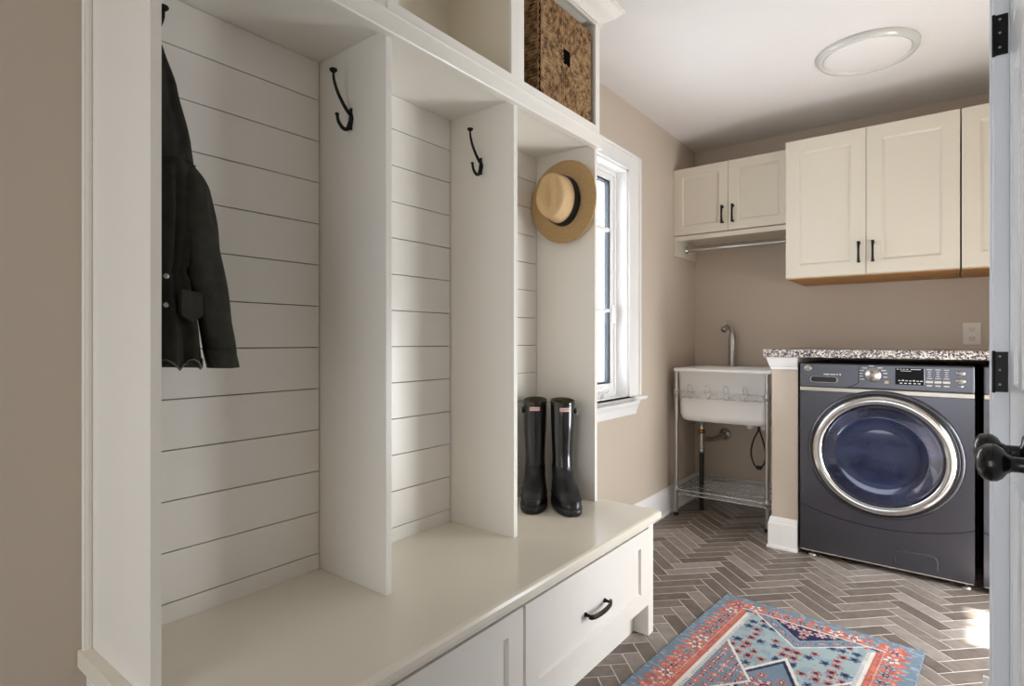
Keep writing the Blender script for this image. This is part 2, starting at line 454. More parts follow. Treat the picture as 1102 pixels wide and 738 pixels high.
# ------------------------------------------------------------------ window
wr = thing('window_1', (LW, 2.66, WZ0), 'white casement window in the left wall', 'window'); wr['kind'] = 'structure'
XI = -1.492        # sash plane
m = MB()
fx = LW + 0.019
m.box(LW, fx, WY1, WY1+0.115, WZ0, WZ1+0.09); m.box(LW, fx, WY0-0.115, WY0, WZ0, WZ1+0.09)
m.box(LW, fx, WY0, WY1, WZ1, WZ1+0.09)
m.box(LW, fx+0.010, WY1+0.112, WY1+0.132, WZ0, WZ1+0.09); m.box(LW, fx+0.010, WY0-0.132, WY0-0.112, WZ0, WZ1+0.09)
m.box(LW, fx+0.010, WY0-0.132, WY1+0.132, WZ1+0.075, WZ1+0.09)
build('casing', m, M['trim'], wr, 0.002)
m = MB(); e = 0.012
m.box(LW-TL_, LW+0.004, WY1-e, WY1+0.001, WZ0, WZ1); m.box(LW-TL_, LW+0.004, WY0-0.001, WY0+e, WZ0, WZ1)
m.box(LW-TL_, LW+0.004, WY0, WY1, WZ1-e, WZ1+0.001)
build('jamb', m, M['trim'], wr, 0.001)
m = MB()
m.prism([(LW-TL_, 0), (LW+0.050, 0), (LW+0.056, 0.005), (LW+0.058, 0.012), (LW+0.056, 0.019), (LW+0.050, 0.024), (LW-TL_, 0.024)],
        lambda a, b, d: Vector((a, d, WZ0-0.004+b)), WY0, WY1)
m.prism([(LW+0.001, 0), (LW+0.050, 0), (LW+0.056, 0.005), (LW+0.058, 0.012), (LW+0.056, 0.019), (LW+0.050, 0.024), (LW+0.001, 0.024)],
        lambda a, b, d: Vector((a, d, WZ0-0.004+b)), WY0-0.15, WY1+0.15)
build('stool', m, M['trim'], wr)
m = MB(); ap = [(0,0),(0.010,0),(0.012,0.02),(0.016,0.04),(0.024,0.06),(0.026,0.08),(0,0.08)]
r0 = [Vector((LW+a, WY0-0.10-b*0.3, WZ0-0.084+b)) for a, b in ap]; r1 = [Vector((LW+a, WY1+0.10+b*0.3, WZ0-0.084+b)) for a, b in ap]
m.rings([r0, r1], True, True, True, False)
build('apron', m, M['trim'], wr)
# sash
m = MB(); X0, X1 = XI-0.035, XI
a0, a1, b0, b1 = WY0+e, WY1-e, WZ0+0.02, WZ1-e
def frame(mb, x0, x1, a0, a1, b0, b1, w, wb=None):
    wb = wb or w
    mb.box(x0, x1, a0, a0+w, b0, b1); mb.box(x0, x1, a1-w, a1, b0, b1)
    mb.box(x0, x1, a0+w, a1-w, b0, b0+wb); mb.box(x0, x1, a0+w, a1-w, b1-w, b1)
frame(m, X0-0.006, X1, a0, a1, b0, b1, 0.022, 0.03)
build('frame', m, M['trim'], wr, 0.002)
m = MB(); frame(m, X0, X1-0.008, a0+0.022, a1-0.022, b0+0.03, b1-0.022, 0.030, 0.045)
sash = build('sash', m, M['trim'], wr, 0.002)
m = MB(); gy0, gy1, gz0, gz1 = a0+0.052, a1-0.052, b0+0.075, b1-0.052
frame(m, X0+0.004, X0+0.018, gy0-0.002, gy1+0.002, gz0-0.002, gz1+0.002, 0.012)
build('gasket', m, M['seal'], sash)
m = MB(); frame(m, X0-0.012, X0-0.002, gy0-0.006, gy1+0.004, gz0-0.006, gz1+0.006, 0.018)
build('screen_frame', m, M['screen'], wr, 0.001)
m = MB()
ym = (gy0+gy1)/2; m.box(X0+0.006, X1-0.012, ym-0.009, ym+0.009, gz0, gz1)
for zz in (1.27, 1.72): m.box(X0+0.007, X1-0.013, gy0, gy1, zz-0.009, zz+0.009)
build('muntin', m, M['trim'], sash)
build('pane', MB().box(X0+0.012, X0+0.015, gy0, gy1, gz0, gz1), M['pane'], sash)
m = MB(); cz = b0+0.012
m.box(X1, X1+0.02, 2.72, 2.80, cz-0.012, cz+0.012)
m.tube(catmull([(X1+0.012, 2.76, cz+0.01), (X1+0.03, 2.76, cz+0.035), (X1+0.035, 2.72, cz+0.045), (X1+0.032, 2.66, cz+0.03)]), 0.006, 8)
m.lathe([(0.001,-0.01),(0.010,-0.006),(0.011,0.004),(0.008,0.010),(0.001,0.012)], (X1+0.032, 2.655, cz+0.03), 'z', 12)
build('crank_handle', m, M['trim'], wr, 0)
m = MB(); m.box(X1-0.004, X1+0.010, a1-0.05, a1-0.03, 1.20, 1.30)
build('latch', m, M['trim'], wr, 0.002)

# ------------------------------------------------------------------ closet doors in the partition
DX = 0.105
def closet_door(name, y0, y1, knob_y, hinge_y, label):
    r = thing(name, (DX, (y0+y1)/2, 0.01), label, 'door'); r['kind'] = 'structure'
    W = y1-y0; H = 2.01
    f3 = lambda a, b, d: Vector((DX-d, y0+a, 0.01+b))
    s = 0.085; mid = W/2
    cols = [(s, mid-0.03), (mid+0.03, W-s)]
    pm = MB(); panel_front(pm, f3, W, H, 0.035, [(0.20, 0.80, cols), (1.00, 1.66, cols), (1.75, 1.93, cols)], 0.009, 0.012, 0.006)
    build('slab', pm, M['door'], r, 0)
    k = MB(); prof = [(0.030,0.0),(0.031,0.004),(0.028,0.009),(0.014,0.011),(0.0115,0.014),(0.0115,0.030),(0.015,0.036),(0.023,0.041),(0.028,0.048),(0.029,0.055),(0.027,0.063),(0.021,0.069),(0.012,0.0725),(0.001,0.0735)]
    k.lathe(prof, (DX, knob_y, 0.914), '-x', 36)
    build('knob', k, M['blackgloss'], r)
    for hz in (1.032, 1.778, 0.25):
        h = MB(); sy = 1 if hinge_y > knob_y else -1
        ya = hinge_y
        h.box(DX-0.0275, DX-0.003, ya-sy*0.0018, ya-sy*0.0045, hz-0.0445, hz+0.0445)
        h.lathe([(0.0001,-0.047),(0.0032,-0.046),(0.0032,0.046),(0.0001,0.047)], (DX-0.0275, ya-sy*0.004, hz), 'z', 12)
        ho = build('hinge', h, M['black'], r, 0.0005)
        sc = MB()
        for dz in (-0.028, 0.004, 0.034):
            sc.lathe([(0.0028,0),(0.0024,0.0012),(0.0001,0.0014)], (DX-0.017, ya-sy*0.0045, hz+dz), '-y' if sy > 0 else 'y', 10)
        build('screw', sc, M['steel'], ho)
    return r
closet_door('door_1', 1.202, 1.656, 1.265, 1.66, 'far leaf of the white panelled closet doors')
closet_door('door_2', 0.505, 1.198, 1.140, 0.50, 'near leaf of the white panelled closet doors')
m = MB()
for (a, b, s_) in ((1.66, 1.75, 1), (0.41, 0.50, -1)):
    lo, hi = a, b
    m.box(PX-0.010, PX, lo, hi, 0, 2.14)
    if s_ > 0:
        m.box(PX-0.013, PX-0.0002, lo-0.0006, lo+0.016, 0.0002, 2.1395); m.box(PX-0.016, PX, hi-0.022, hi, 0, 2.14); m.box(PX-0.012, PX, hi-0.036, hi-0.027, 0, 2.14)
    m.box(PX-0.0125, PX+0.0148, (lo-0.0014 if s_ > 0 else hi-0.003), (lo+0.004 if s_ > 0 else hi+0.0005), 0, 2.05)
m.box(PX-0.012, PX, 0.41, 1.75, 2.05, 2.14)
struct('trim_1', m, M['door'], 'white casing around the closet doors', 'trim', 0.0015)

# ------------------------------------------------------------------ storage bench
SX = -1.405                # shiplap face
DFX = -1.122               # front edge of dividers
BT = 0.46
Y0, Y3 = 0.407, 2.019
b = thing('storage_bench', (-1.15, 1.2, 0), 'long cream bench with two wide drawers under the coat lockers', 'bench')
prof = [(LW+0.001, 0), (-0.874, 0), (-0.866, 0.006), (-0.864, 0.014), (-0.864, 0.026), (-0.868, 0.033), (-0.876, 0.036), (LW+0.001, 0.036)]
m = MB()
m.prism(prof, lambda a, bb, d: Vector((a, d, BT-0.036+bb)), 0.385, 2.05)
build('bench_top', m, M['bench'], b, 0.002)
FX = -0.891
m = MB()
m.box(LW+0.001, FX, 1.992, 2.036, 0, BT-0.036)                       # right end panel / leg
m.box(LW+0.001, FX, 0.400, 0.430, 0, BT-0.036)
m.box(FX-0.02, FX, 0.430, 1.992, 0.407, BT-0.036)             # top rail
m.box(FX-0.06, FX-0.022, 0.430, 1.992, 0.095, 0.405)            # carcase behind drawers
build('frame', m, M['white'], b, 0.0012)
build('toe_kick', MB().box(-0.968, -0.950, 0.430, 1.992, 0, 0.11), M['white'], b)
for ya, yb in ((0.434, 1.205), (1.217, 1.989)):
    f3 = lambda a, bb, d, ya=ya: Vector((FX+0.001+d, ya+a, 0.118+bb))
    W = yb-ya; H = 0.283
    pm = MB(); panel_front(pm, f3, W, H, 0.019, [(0.056, H-0.056, [(0.062, W-0.062)])], 0.009, 0.006)
    dr = build('drawer', pm, M['white'], b, 0)
    h = MB(); yc = (ya+yb)/2; zc = 0.118+H/2-0.01; hx = FX+0.002-0.009
    for s_ in (-1, 1):
        h.lathe([(0.0075,0),(0.0075,0.003),(0.005,0.006),(0.0045,0.022)], (hx, yc+s_*0.062, zc), 'x', 12)
    pts = [(hx+0.020+0.012*cos(t)*1.0, yc+0.068*sin(t), zc-0.004*cos(t)) for t in [(-pi/2)+pi*i/16 for i in range(17)]]
    ro = []
    for i, p in enumerate(pts):
        x, y, z = p; w_ = 0.004; hh = 0.0075
        ro.append([Vector((x-w_, y, z-hh)), Vector((x+w_*0.6, y, z-hh)), Vector((x+w_, y, z)), Vector((x+w_*0.6, y, z+hh)), Vector((x-w_, y, z+hh))])
    h.rings(ro, True, True, True, False)
    build('handle', h, M['bronze'], dr, 0.001)

# ------------------------------------------------------------------ coat locker
L = thing('coat_locker', (-1.28, 1.2, BT), 'tall cream open coat locker of three bays lined with shiplap', 'locker')
CB = 1.884       # underside of the locker ceiling
YD = [0.407, 0.939, 1.468, 2.000]
m = MB().box(LW+0.001, DFX, 0.407, 0.426, BT, 1.9245)
build('side_panel', m, M['white'], L, 0.001)
for y in YD[1:]:
    build('divider', MB().box(SX-0.012 if y < 1.9 else LW+0.001, DFX, y, y+0.019, BT, CB+0.002), M['white'], L, 0.001)
m = MB().box(LW+0.001, DFX, 0.427, 1.999, CB, CB+0.019)
build('top_board', m, M['white'], L)
zs = [BT] + [0.505+0.1155*k for k in range(12)] + [CB]
for i in range(3):
    m = MB(); ya, yb = YD[i]+0.020, YD[i+1]-0.001
    for k in range(len(zs)-1):
        m.box(SX-0.012, SX, ya+0.0015, yb-0.0015, zs[k]+(0.0012 if k else 0), zs[k+1]-0.0012)
    sp = build('shiplap_panel', m, M['white'], L, 0.0006, 1)
    build('backing', MB().box(SX-0.020, SX-0.0125, ya, yb, BT, CB), M['gap'], sp)
m = MB()
m.prism([(DFX-0.006, 0), (-1.104, 0), (-1.1015, 0.004), (-1.1015, 0.009), (-1.107, 0.011), (-1.108, 0.047), (-1.104, 0.049), (-1.102, 0.053), (-1.104, 0.0562), (DFX-0.006, 0.0562)],
        lambda a, bb, d: Vector((a, d, 1.868+bb)), 0.407, 2.03)
build('header_rail', m, M['white'], L)
m = MB().box(LW+0.001, LW+0.018, 0.392, 0.4065, BT, 1.9245); m.tube([(LW+0.010, 0.400, BT), (LW+0.010, 0.400, 1.9245)], 0.010, 10)
build('scribe_moulding', m, M['white'], L)

# overhead cubbies
U = thing('overhead_cubby_cabinet', (-1.28, 1.2, 1.925), 'cream cubby cabinet with crown moulding above the coat locker', 'cabinet')
m = MB()
m.box(LW+0.001, DFX-0.004, 0.407, 0.430, 1.9255, 2.40)
for y in (0.940, 1.470, 2.004): m.box(LW+0.001, DFX-0.004, y, y+0.022, 1.9255, 2.40)
m.box(LW+0.001, DFX-0.004, 0.43, 2.004, 1.9255, 1.957); m.box(LW+0.001, DFX-0.004, 0.43, 2.004, 2.375, 2.40)
m.box(LW+0.001, LW+0.012, 0.43, 2.004, 1.9255, 2.40)
build('carcase', m, M['bench'], U)
m = MB(); fx0, fx1 = DFX-0.004, DFX+0.006
m.box(fx0, fx1, 0.407, 2.029, 1.9255, 1.959); m.box(fx0, fx1, 0.407, 2.029, 2.362, 2.42)
for a, b_ in ((0.407, 0.452), (0.928, 0.976), (1.447, 1.516), (1.996, 2.029)): m.box(fx0, fx1, a, b_, 1.959, 2.362)
m.box(fx1, fx1+0.004, 0.935, 0.969, 1.9265, 2.362)
build('face_frame', m, M['white'], U, 0.001)
pm = MB(); panel_front(pm, lambda a, bb, d: Vector((fx1-0.002+d, 0.453+a, 1.960+bb)), 0.474, 0.401, 0.012, [(0.05, 0.351, [(0.05, 0.424)])], 0.006, 0.006)
build('door', pm, M['white'], U)
cr = [(0,0),(0.008,0),(0.008,0.012),(0.022,0.022),(0.045,0.035),(0.062,0.052),(0.068,0.060),(0.076,0.062),(0.076,0.075),(0,0.075)]
m = MB()
r0 = [Vector((fx1+a, 0.385, 2.364+bb)) for a, bb in cr]; r1 = [Vector((fx1+a, 2.029+a, 2.364+bb)) for a, bb in cr]; r2 = [Vector((LW+0.001, 2.029+a, 2.364+bb)) for a, bb in cr]
m.rings([r0, r1, r2], True, True, True, False)
build('crown_moulding', m, M['white'], U)

# ------------------------------------------------------------------ coat hooks
def make_hook(loc, sgn, label):
    r = thing('coat_hook', loc, label, 'hook', 'double coat hooks in the lockers')
    x, y, z = loc
    p = MB()
    pr = []
    for i in range(13):
        t = i/12; zz = -0.028+0.056*t; ww = 0.0075+0.0025*cos(2*pi*(t-0.5))*1.0 - 0.002*abs(sin(2*pi*t))
        pr.append([Vector((x+ww*cos(a), y+sgn*(0.0001+0.0055*max(0, sin(a))), z+zz)) for a in [pi*k/8 for k in range(9)]] + [Vector((x, y+sgn*0.0001, z+zz))])
    p.rings(pr, True, True, True)
    build('back_plate', p, M['black'], r)
    up = catmull([(x, y+sgn*0.004, z+0.012), (x, y+sgn*0.020, z+0.026), (x, y+sgn*0.042, z+0.056), (x, y+sgn*0.054, z+0.086), (x, y+sgn*0.056, z+0.106)], 6)
    u = MB().tube(up, [0.0054-0.0022*i/(len(up)-1) for i in range(len(up))], 10)
    u.lathe([(0.001,-0.003),(0.0045,-0.002),(0.009,0.002),(0.0105,0.005),(0.0095,0.0075),(0.001,0.008)], (x, y+sgn*0.056, z+0.106), 'z', 16)
    build('upper_prong', u, M['black'], r)
    lo = catmull([(x, y+sgn*0.003, z-0.008), (x, y+sgn*0.012, z-0.028), (x, y+sgn*0.026, z-0.031), (x, y+sgn*0.040, z-0.018), (x, y+sgn*0.045, z+0.000)], 6)
    l_ = MB().tube(lo, [0.0062-0.0022*i/(len(lo)-1) for i in range(len(lo))], 10)
    l_.lathe([(0.001,-0.004),(0.0055,-0.001),(0.0055,0.002),(0.001,0.005)], (x, y+sgn*0.045, z), 'z', 12)
    build('lower_prong', l_, M['black'], r)
    return r
HX = -1.262
hk = make_hook((HX, YD[1], 1.690), -1, 'black double coat hook on the divider between first and second bay')
dup(hk, (HX, YD[2], 1.693), None, 'black double coat hook on the divider left of the straw hat bay')
make_hook((HX, 0.426, 1.665), 1, 'black double coat hook above the dark jacket at the left edge')

# ------------------------------------------------------------------ jacket
J = thing('jacket', (-1.27, 0.50, 1.04), 'dark olive cotton jacket hanging in the first locker bay', 'jacket')
def interp(tab, z):
    if z >= tab[0][0]: return tab[0][1:]
    for a, b_ in zip(tab, tab[1:]):
        if b_[0] <= z <= a[0]:
            t = (a[0]-z)/(a[0]-b_[0]); t = t*t*(3-2*t)*0.4+t*0.6
            return tuple(p+(q_-p)*t for p, q_ in zip(a[1:], b_[1:]))
    return tab[-1][1:]
def cloth_loft(tab, n, steps, amp, fr, seed, lean=0.0):
    z0, z1 = tab[0][0], tab[-1][0]; rings = []
    for i in range(steps+1):
        z = z0+(z1-z0)*i/steps; ya, yb, xa, xb = interp(tab, z)
        cy, ry, cx, rx = (ya+yb)/2, (yb-ya)/2, (xa+xb)/2, (xb-xa)/2
        k = min(1, i/(steps*0.25)); ring = []
        for j in range(n):
            a = 2*pi*j/n
            f = 1 + amp*k*(sin(a*fr+seed+z*2.5)*0.6+sin(a*(fr*1.7)+seed*2-z*6)*0.4) + 0.04*noise.noise(Vector((cos(a)*2+seed, sin(a)*2, z*14)))
            if sin(a) > 0.8: f = 1+(f-1)*0.35
            ca_, sa_ = cos(a), sin(a)
            ring.append(Vector((cx+rx*ca_*f, cy+ry*sa_*(0.97+0.03*f), z)))
        rings.append(ring)
    return rings
# hood / shoulders / body
hood = [(1.735,0.436,0.452,-1.275,-1.250),(1.68,0.436,0.478,-1.305,-1.225),(1.60,0.434,0.501,-1.335,-1.20),(1.50,0.433,0.524,-1.345,-1.185),(1.445,0.432,0.530,-1.350,-1.180)]
m = MB(); m.rings(cloth_loft(hood, 48, 30, 0.13, 5, 0.5))
build('hood', m, M['denim'], J)
bodyt = [(1.465,0.435,0.526,-1.350,-1.184),(1.42,0.434,0.530,-1.355,-1.175),(1.34,0.433,0.524,-1.355,-1.165),(1.25,0.433,0.520,-1.345,-1.172),(1.235,0.433,0.514,-1.340,-1.178),(1.215,0.433,0.520,-1.345,-1.170),(1.12,0.431,0.535,-1.362,-1.160),(1.055,0.430,0.541,-1.366,-1.158)]
m = MB(); rg = cloth_loft(bodyt, 64, 60, 0.15, 8, 2.0)
for j, p in enumerate(rg[-1]): p.z += 0.010*sin(j*0.9)
m.rings(rg)
# gathered waistband ridges
bd = build('body', m, M['denim'], J)
m = MB()
hem = [Vector((p.x+(p.x+1.26)*0.02, p.y+0.001, p.z)) for p in rg[-1]]
m.tube(hem, 0.0016, 5, closed=True)
build('frayed_hem', m, M['fray'], J)
slt = [Vector(p) for p in ((-1.235,0.492,1.475),(-1.210,0.508,1.42),(-1.192,0.516,1.34),(-1.184,0.523,1.26),(-1.180,0.541,1.17),(-1.176,0.556,1.09),(-1.176,0.561,1.048))]
pts = catmull(slt, 8); rings = []
for i, p in enumerate(pts):
    t = i/(len(pts)-1); r_ = 0.018+0.032*min(1, t*5) - 0.014*t
    if t > 0.93: r_ += 0.001
    ring = []
    for k in range(28):
        a = 2*pi*k/28; f = 1+0.09*sin(3*a+t*9)+0.06*sin(5*a-t*16)+0.05*noise.noise(Vector((cos(a), sin(a), t*9)))
        ring.append(Vector((p.x+r_*0.95*cos(a)*f, p.y+r_*0.72*sin(a)*f, p.z)))
    rings.append(ring)
m = MB(); m.rings(rings)
sl = build('sleeve', m, M['denim'], J)
m = MB(); cr_ = [[p+Vector(((p.x-pts[-1].x)*0.06, (p.y-pts[-1].y)*0.06, dz)) for p in rings[-1]] for dz in (0.034, 0.036, 0.001, -0.002)]
cr_[0] = [p - Vector(((p.x-pts[-1].x)*0.10, (p.y-pts[-1].y)*0.10, 0)) for p in cr_[0]]
cr_ = [[Vector((p.x - (0.0 if i > 1 else 0.000), p.y-(0.008 if i < 2 else 0), p.z)) for p in r_] for i, r_ in enumerate(cr_)]
m.rings(cr_); build('cuff', m, M['denim'], sl)
sm = [Vector((p.x+(p.x+1.265)*0.01, p.y+(p.y-0.48)*0.005, 1.452+0.003*sin(j))) for j, p in enumerate(cloth_loft(hood, 48, 30, 0.13, 5, 0.5)[-1])]
build('yoke_seam', MB().tube(sm, 0.0025, 6, closed=True), M['denim'], J)
# pocket flap, elastic gathers, buttons
m = MB()
fl = [(0.470,1.198),(0.512,1.194),(0.514,1.150),(0.492,1.136),(0.469,1.150)]
m.prism(fl, lambda a, bb, d: Vector((-1.168+d-(a-0.5)*0.25, a, bb)), 0.0, 0.014)
build('pocket_flap', m, M['denim'], J, 0.004, 3)
for z_ in (1.222, 1.168):
    build('button', MB().lathe([(0.005,0),(0.0055,0.002),(0.004,0.0032),(0.001,0.0035)], (-1.166, 0.450, z_), 'x', 14), M['steel'], J)

# ------------------------------------------------------------------ straw hat hanging on the last divider
HO = Vector((-1.247, 1.972, 1.668))
H_ = thing('straw_hat', HO, 'tan straw hat with black ribbon hanging in the third bay', 'hat')
rx, rz = 0.168, 0.168
def hat_pt(a, r, h):   # local disc coordinates: h outward (towards -y)
    return HO + Vector((cos(a)*r*0.925, -h, sin(a)*r*1.0))
n = 64; rings = []
for r, h in ((0.088,0.006),(0.100,0.001),(0.125,-0.002),(0.150,0.000),(0.163,0.004),(0.168,0.007),(0.1685,0.009),(0.1675,0.0105),(0.162,0.0075),(0.150,0.0035),(0.125,0.0015),(0.100,0.0045),(0.088,0.010)):
    rings.append([hat_pt(2*pi*k/n, r, h+0.006*cos(2*(2*pi*k/n))*(r-0.088)/0.08) for k in range(n)])
rings.append(rings[0])
build('brim', MB().rings(rings, True, False, False), M['strawbrim'], H_, weld=True)
rings = []
NC = 22
for i in range(NC+1):
    t = i/NC
    if t < 0.62: r = 0.089-0.012*(t/0.62); h = 0.004+0.098*(t/0.62)
    else:
        u = (t-0.62)/0.38*pi/2; r = 0.077*cos(u)**0.75 if u < pi/2-1e-6 else 0.0005; h = 0.102+0.020*sin(u)
    ring = []
    for k in range(n):
        a = 2*pi*k/n; x_, z_ = cos(a)*r*0.88, sin(a)*r*1.13+0.012*t
        dent = 0.022*math.exp(-(x_/0.020)**2)*math.exp(-((z_-0.012)/0.06)**2)*max(0, (h-0.08)/0.042)
        pin = 0.0
        for sx_ in (-1, 1):
            pin += 0.016*math.exp(-((x_-sx_*0.060)/0.028)**2-((z_-0.055)/0.030)**2)*max(0, min(1, (h-0.05)/0.05))
        ring.append(HO+Vector((x_*(1-pin*6), -(h-dent), z_)))
    rings.append(ring)
build('crown', MB().rings(rings, True, False, True), M['straw'], H_)
rb = []
for r, h in ((0.0895,0.006),(0.0905,0.008),(0.0872,0.042),(0.0845,0.044)):
    rb.append([HO+Vector((cos(2*pi*k/n)*r*0.885, -h, sin(2*pi*k/n)*r*1.135+0.002)) for k in range(n)])
band = MB().rings(rb, True, False, False)
band.box(HO.x-0.084, HO.x-0.078, HO.y-0.036, HO.y-0.012, HO.z-0.014, HO.z+0.014)
build('ribbon', band, M['ribbon'], H_)

# ------------------------------------------------------------------ rubber boots
def text_mesh(s, size, ext=0.0005):
    cu = bpy.data.curves.new('t', 'FONT'); cu.body = s; cu.size = size; cu.extrude = ext; cu.align_x = 'CENTER'; cu.align_y = 'CENTER'
    ob = bpy.data.objects.new('t', cu); COL.objects.link(ob)
    dg = bpy.context.evaluated_depsgraph_get(); dg.update()
    me_ = bpy.data.meshes.new_from_object(ob.evaluated_get(dg))
    vs = [v.co.copy() for v in me_.vertices]; fs = [tuple(p.vertices) for p in me_.polygons]
    bpy.data.objects.remove(ob); bpy.data.curves.remove(cu)
    return vs, fs
def text_on(mb, s, size, f):
    vs, fs = text_mesh(s, size); mb.add([f(v.x, v.y, v.z) for v in vs], fs)

def make_boot(side):
    # local: toe towards -y, heel at +y ; origin at sole under the ankle
    r = thing('rubber_boot', (0, 0, 0), '', 'boot', 'tall black rubber boots on the bench')
    tab = [  # z, centre y, ry, rx, cx
        (0.020,-0.060,0.128,0.046),(0.035,-0.060,0.128,0.049),(0.055,-0.056,0.122,0.0485),(0.075,-0.044,0.108,0.046),
        (0.090,-0.028,0.092,0.044),(0.105,-0.012,0.076,0.042),(0.125,0.004,0.061,0.041),(0.150,0.011,0.054,0.0405),
        (0.190,0.013,0.051,0.0405),(0.240,0.010,0.052,0.0425),(0.300,0.006,0.055,0.0455),(0.350,0.005,0.0565,0.0468),(0.385,0.006,0.0575,0.0475),(0.405,0.006,0.058,0.048)]
    pts = catmull([(t[0], t[1], t[2]) for t in tab], 3); ptr = catmull([(t[3], 0, 0) for t in tab], 3)
    def ring(z, cy, ry, rx, tilt=0):
        o_ = []
        for k in range(40):
            a = 2*pi*k/40; c_, s_ = cos(a), sin(a)
            wx = rx*(1+0.10*max(0, -s_)*(1 if z < 0.08 else 0))
            e_ = 0.85 if z < 0.09 else 1
            yy = cy+ry*(abs(s_)**e_)*(1 if s_ > 0 else -1)
            crease = 0.0015*sin(z*190)*(1 if 0.09 < z < 0.17 else 0)
            o_.append(Vector((wx*(abs(c_)**e_)*(1 if c_ > 0 else -1)+side*0.006*max(0, -s_)*(1 if z < 0.09 else 0), yy+crease, z+tilt*s_)))
        return o_
    rr = [ring(p.x, p.y, p.z, q_.x) for p, q_ in zip(pts, ptr)]
    rr[-1] = ring(0.405, 0.006, 0.058, 0.048, 0.006)
    rr += [ring(0.406, 0.006, 0.0555, 0.0455, 0.006), ring(0.395, 0.006, 0.0545, 0.0445, 0.006), ring(0.30, 0.006, 0.050, 0.041)]
    build('foot', MB().rings(rr[:22], True, False, False), M['bootmatte'], r)
    build('shaft', MB().rings(rr[21:-2], True, False, False), M['boot'], r)
    build('lining', MB().rings(rr[-3:], True, False, True), M['lining'], r)
    so = [ring(0.0, -0.060, 0.126, 0.046), ring(0.004, -0.060, 0.132, 0.050), ring(0.022, -0.060, 0.1325, 0.0515), ring(0.026, -0.060, 0.130, 0.050), ring(0.027, -0.060, 0.120, 0.046)]
    build('sole', MB().rings(so), M['sole'], r)
    build('top_binding', MB().tube(ring(0.395, 0.006, 0.0578, 0.0478, 0.006), 0.0022, 6, closed=True), M['boot'], r)
    build('welt', MB().tube(ring(0.050, -0.058, 0.1245, 0.0495), 0.0016, 6, closed=True), M['boot'], r)
    s_ = side
    m = MB().box(s_*0.046, s_*0.054, -0.006, 0.020, 0.352, 0.374)
    m.box(s_*0.0475, s_*0.050, -0.02, 0.05, 0.357, 0.368)
    st_ = build('strap', m, M['boot'], r, 0.001)
    m = MB(); m.tube([(s_*0.056, -0.008, 0.349), (s_*0.056, 0.016, 0.349), (s_*0.056, 0.016, 0.377), (s_*0.056, -0.008, 0.377)], 0.0016, 6, closed=True)
    build('buckle', m, M['steel'], st_)
    m = MB(); lab = []
    def fcyl(u, z, d): # wrap the label on the front of the shaft
        a = u/0.050; return Vector(((0.0472+d)*sin(a), 0.006-(0.0568+d)*cos(a), z))
    for i in range(9):
        u = -0.021+0.042*i/8; lab.append([fcyl(u, 0.366, 0.0006), fcyl(u, 0.382, 0.0006), fcyl(u, 0.382, 0.002), fcyl(u, 0.366, 0.002)])
    m.rings(lab, True, True, True, False); tg = build('label', m, M['tagwhite'], r)
    m = MB(); bd_ = []
    text_on(m, 'HUNTER', 0.0095, lambda x, y, z: fcyl(x, 0.374+y, 0.0022+z))
    for zz in (0.3665, 0.3815):
        m.tube([fcyl(-0.021+0.042*i/8, zz, 0.002) for i in range(9)], 0.0006, 4)
    for uu in (-0.0207, 0.0207): m.tube([fcyl(uu, 0.3665, 0.002), fcyl(uu, 0.3815, 0.002)], 0.0006, 4)
    build('lettering', m, M['tagred'], tg)
    return r
bl = make_boot(-1); bl['label'] = 'left black rubber boot of the pair, beside the shiplap'
bl.location = (-1.319, 1.866, BT); bl.rotation_euler.z = radians(33)
br = make_boot(1); br['label'] = 'right black rubber boot of the pair, under the hat'
br.location = (-1.214, 1.907, BT); br.rotation_euler.z = radians(42)

# ------------------------------------------------------------------ basket in the cubby
B = thing('woven_basket', (-1.265, 1.80, 1.9572), 'square woven seagrass basket in the right overhead cubby', 'basket')
bx0, bx1, by0, by1, bz0, bz1 = -1.395, -1.132, 1.622, 1.988, 1.960, 2.330
m = MB()
def weave_face(mb, f3, W, H, rows, inward):
    """rows of rope arranged as four triangles meeting at the centre"""
    cx, cy = W/2, H/2
    for s_ in range(4):
        nrow = rows
        for i in range(nrow):
            t0 = (i+0.5)/nrow
            # strand parallel to the spoke direction
            u = -1+2*t0
            if s_ == 0: p0 = (cx+u*cx, 0); p1 = (cx+u*cx, cy-abs(u)*0+0); end = cy*(1-abs(u)); p1 = (cx+u*cx, cy-cy*abs(u))
            elif s_ == 1: p0 = (cx+u*cx, H); p1 = (cx+u*cx, cy+cy*abs(u))
            elif s_ == 2: p0 = (0, cy+u*cy); p1 = (cx-cx*abs(u), cy+u*cy)
            else: p0 = (W, cy+u*cy); p1 = (cx+cx*abs(u), cy+u*cy)
            L_ = math.hypot(p1[0]-p0[0], p1[1]-p0[1])
            if L_ < 0.012: continue
            k = max(2, int(L_/0.012))
            pts = []; rad = []
            for j in range(k+1):
                t = j/k; jx = random.uniform(-0.0008, 0.0008)
                pts.append(f3(p0[0]+(p1[0]-p0[0])*t+jx, p0[1]+(p1[1]-p0[1])*t+jx, 0.001*sin(j*2.4+i))); rad.append(0.0050+0.0016*((j+i) % 2))
            mb.tube(pts, rad, 6)
ff = lambda a, bb, d: Vector((bx1-0.004+d, by0+0.006+a, bz0+0.006+bb))
fs_ = lambda a, bb, d: Vector((bx0+0.006+a, by0+0.004-d, bz0+0.006+bb))
weave_face(m, ff, by1-by0-0.012, bz1-bz0-0.012, 30, 1)
weave_face(m, fs_, bx1-bx0-0.012, bz1-bz0-0.012, 30, 1)
build('woven_side', m, M['seagrass'], B)
m = MB().box(bx0, bx1-0.008, by0+0.008, by1, bz0+0.004, bz1-0.004)
build('body', m, M['seagrassdark'], B, 0.004)
m = MB()
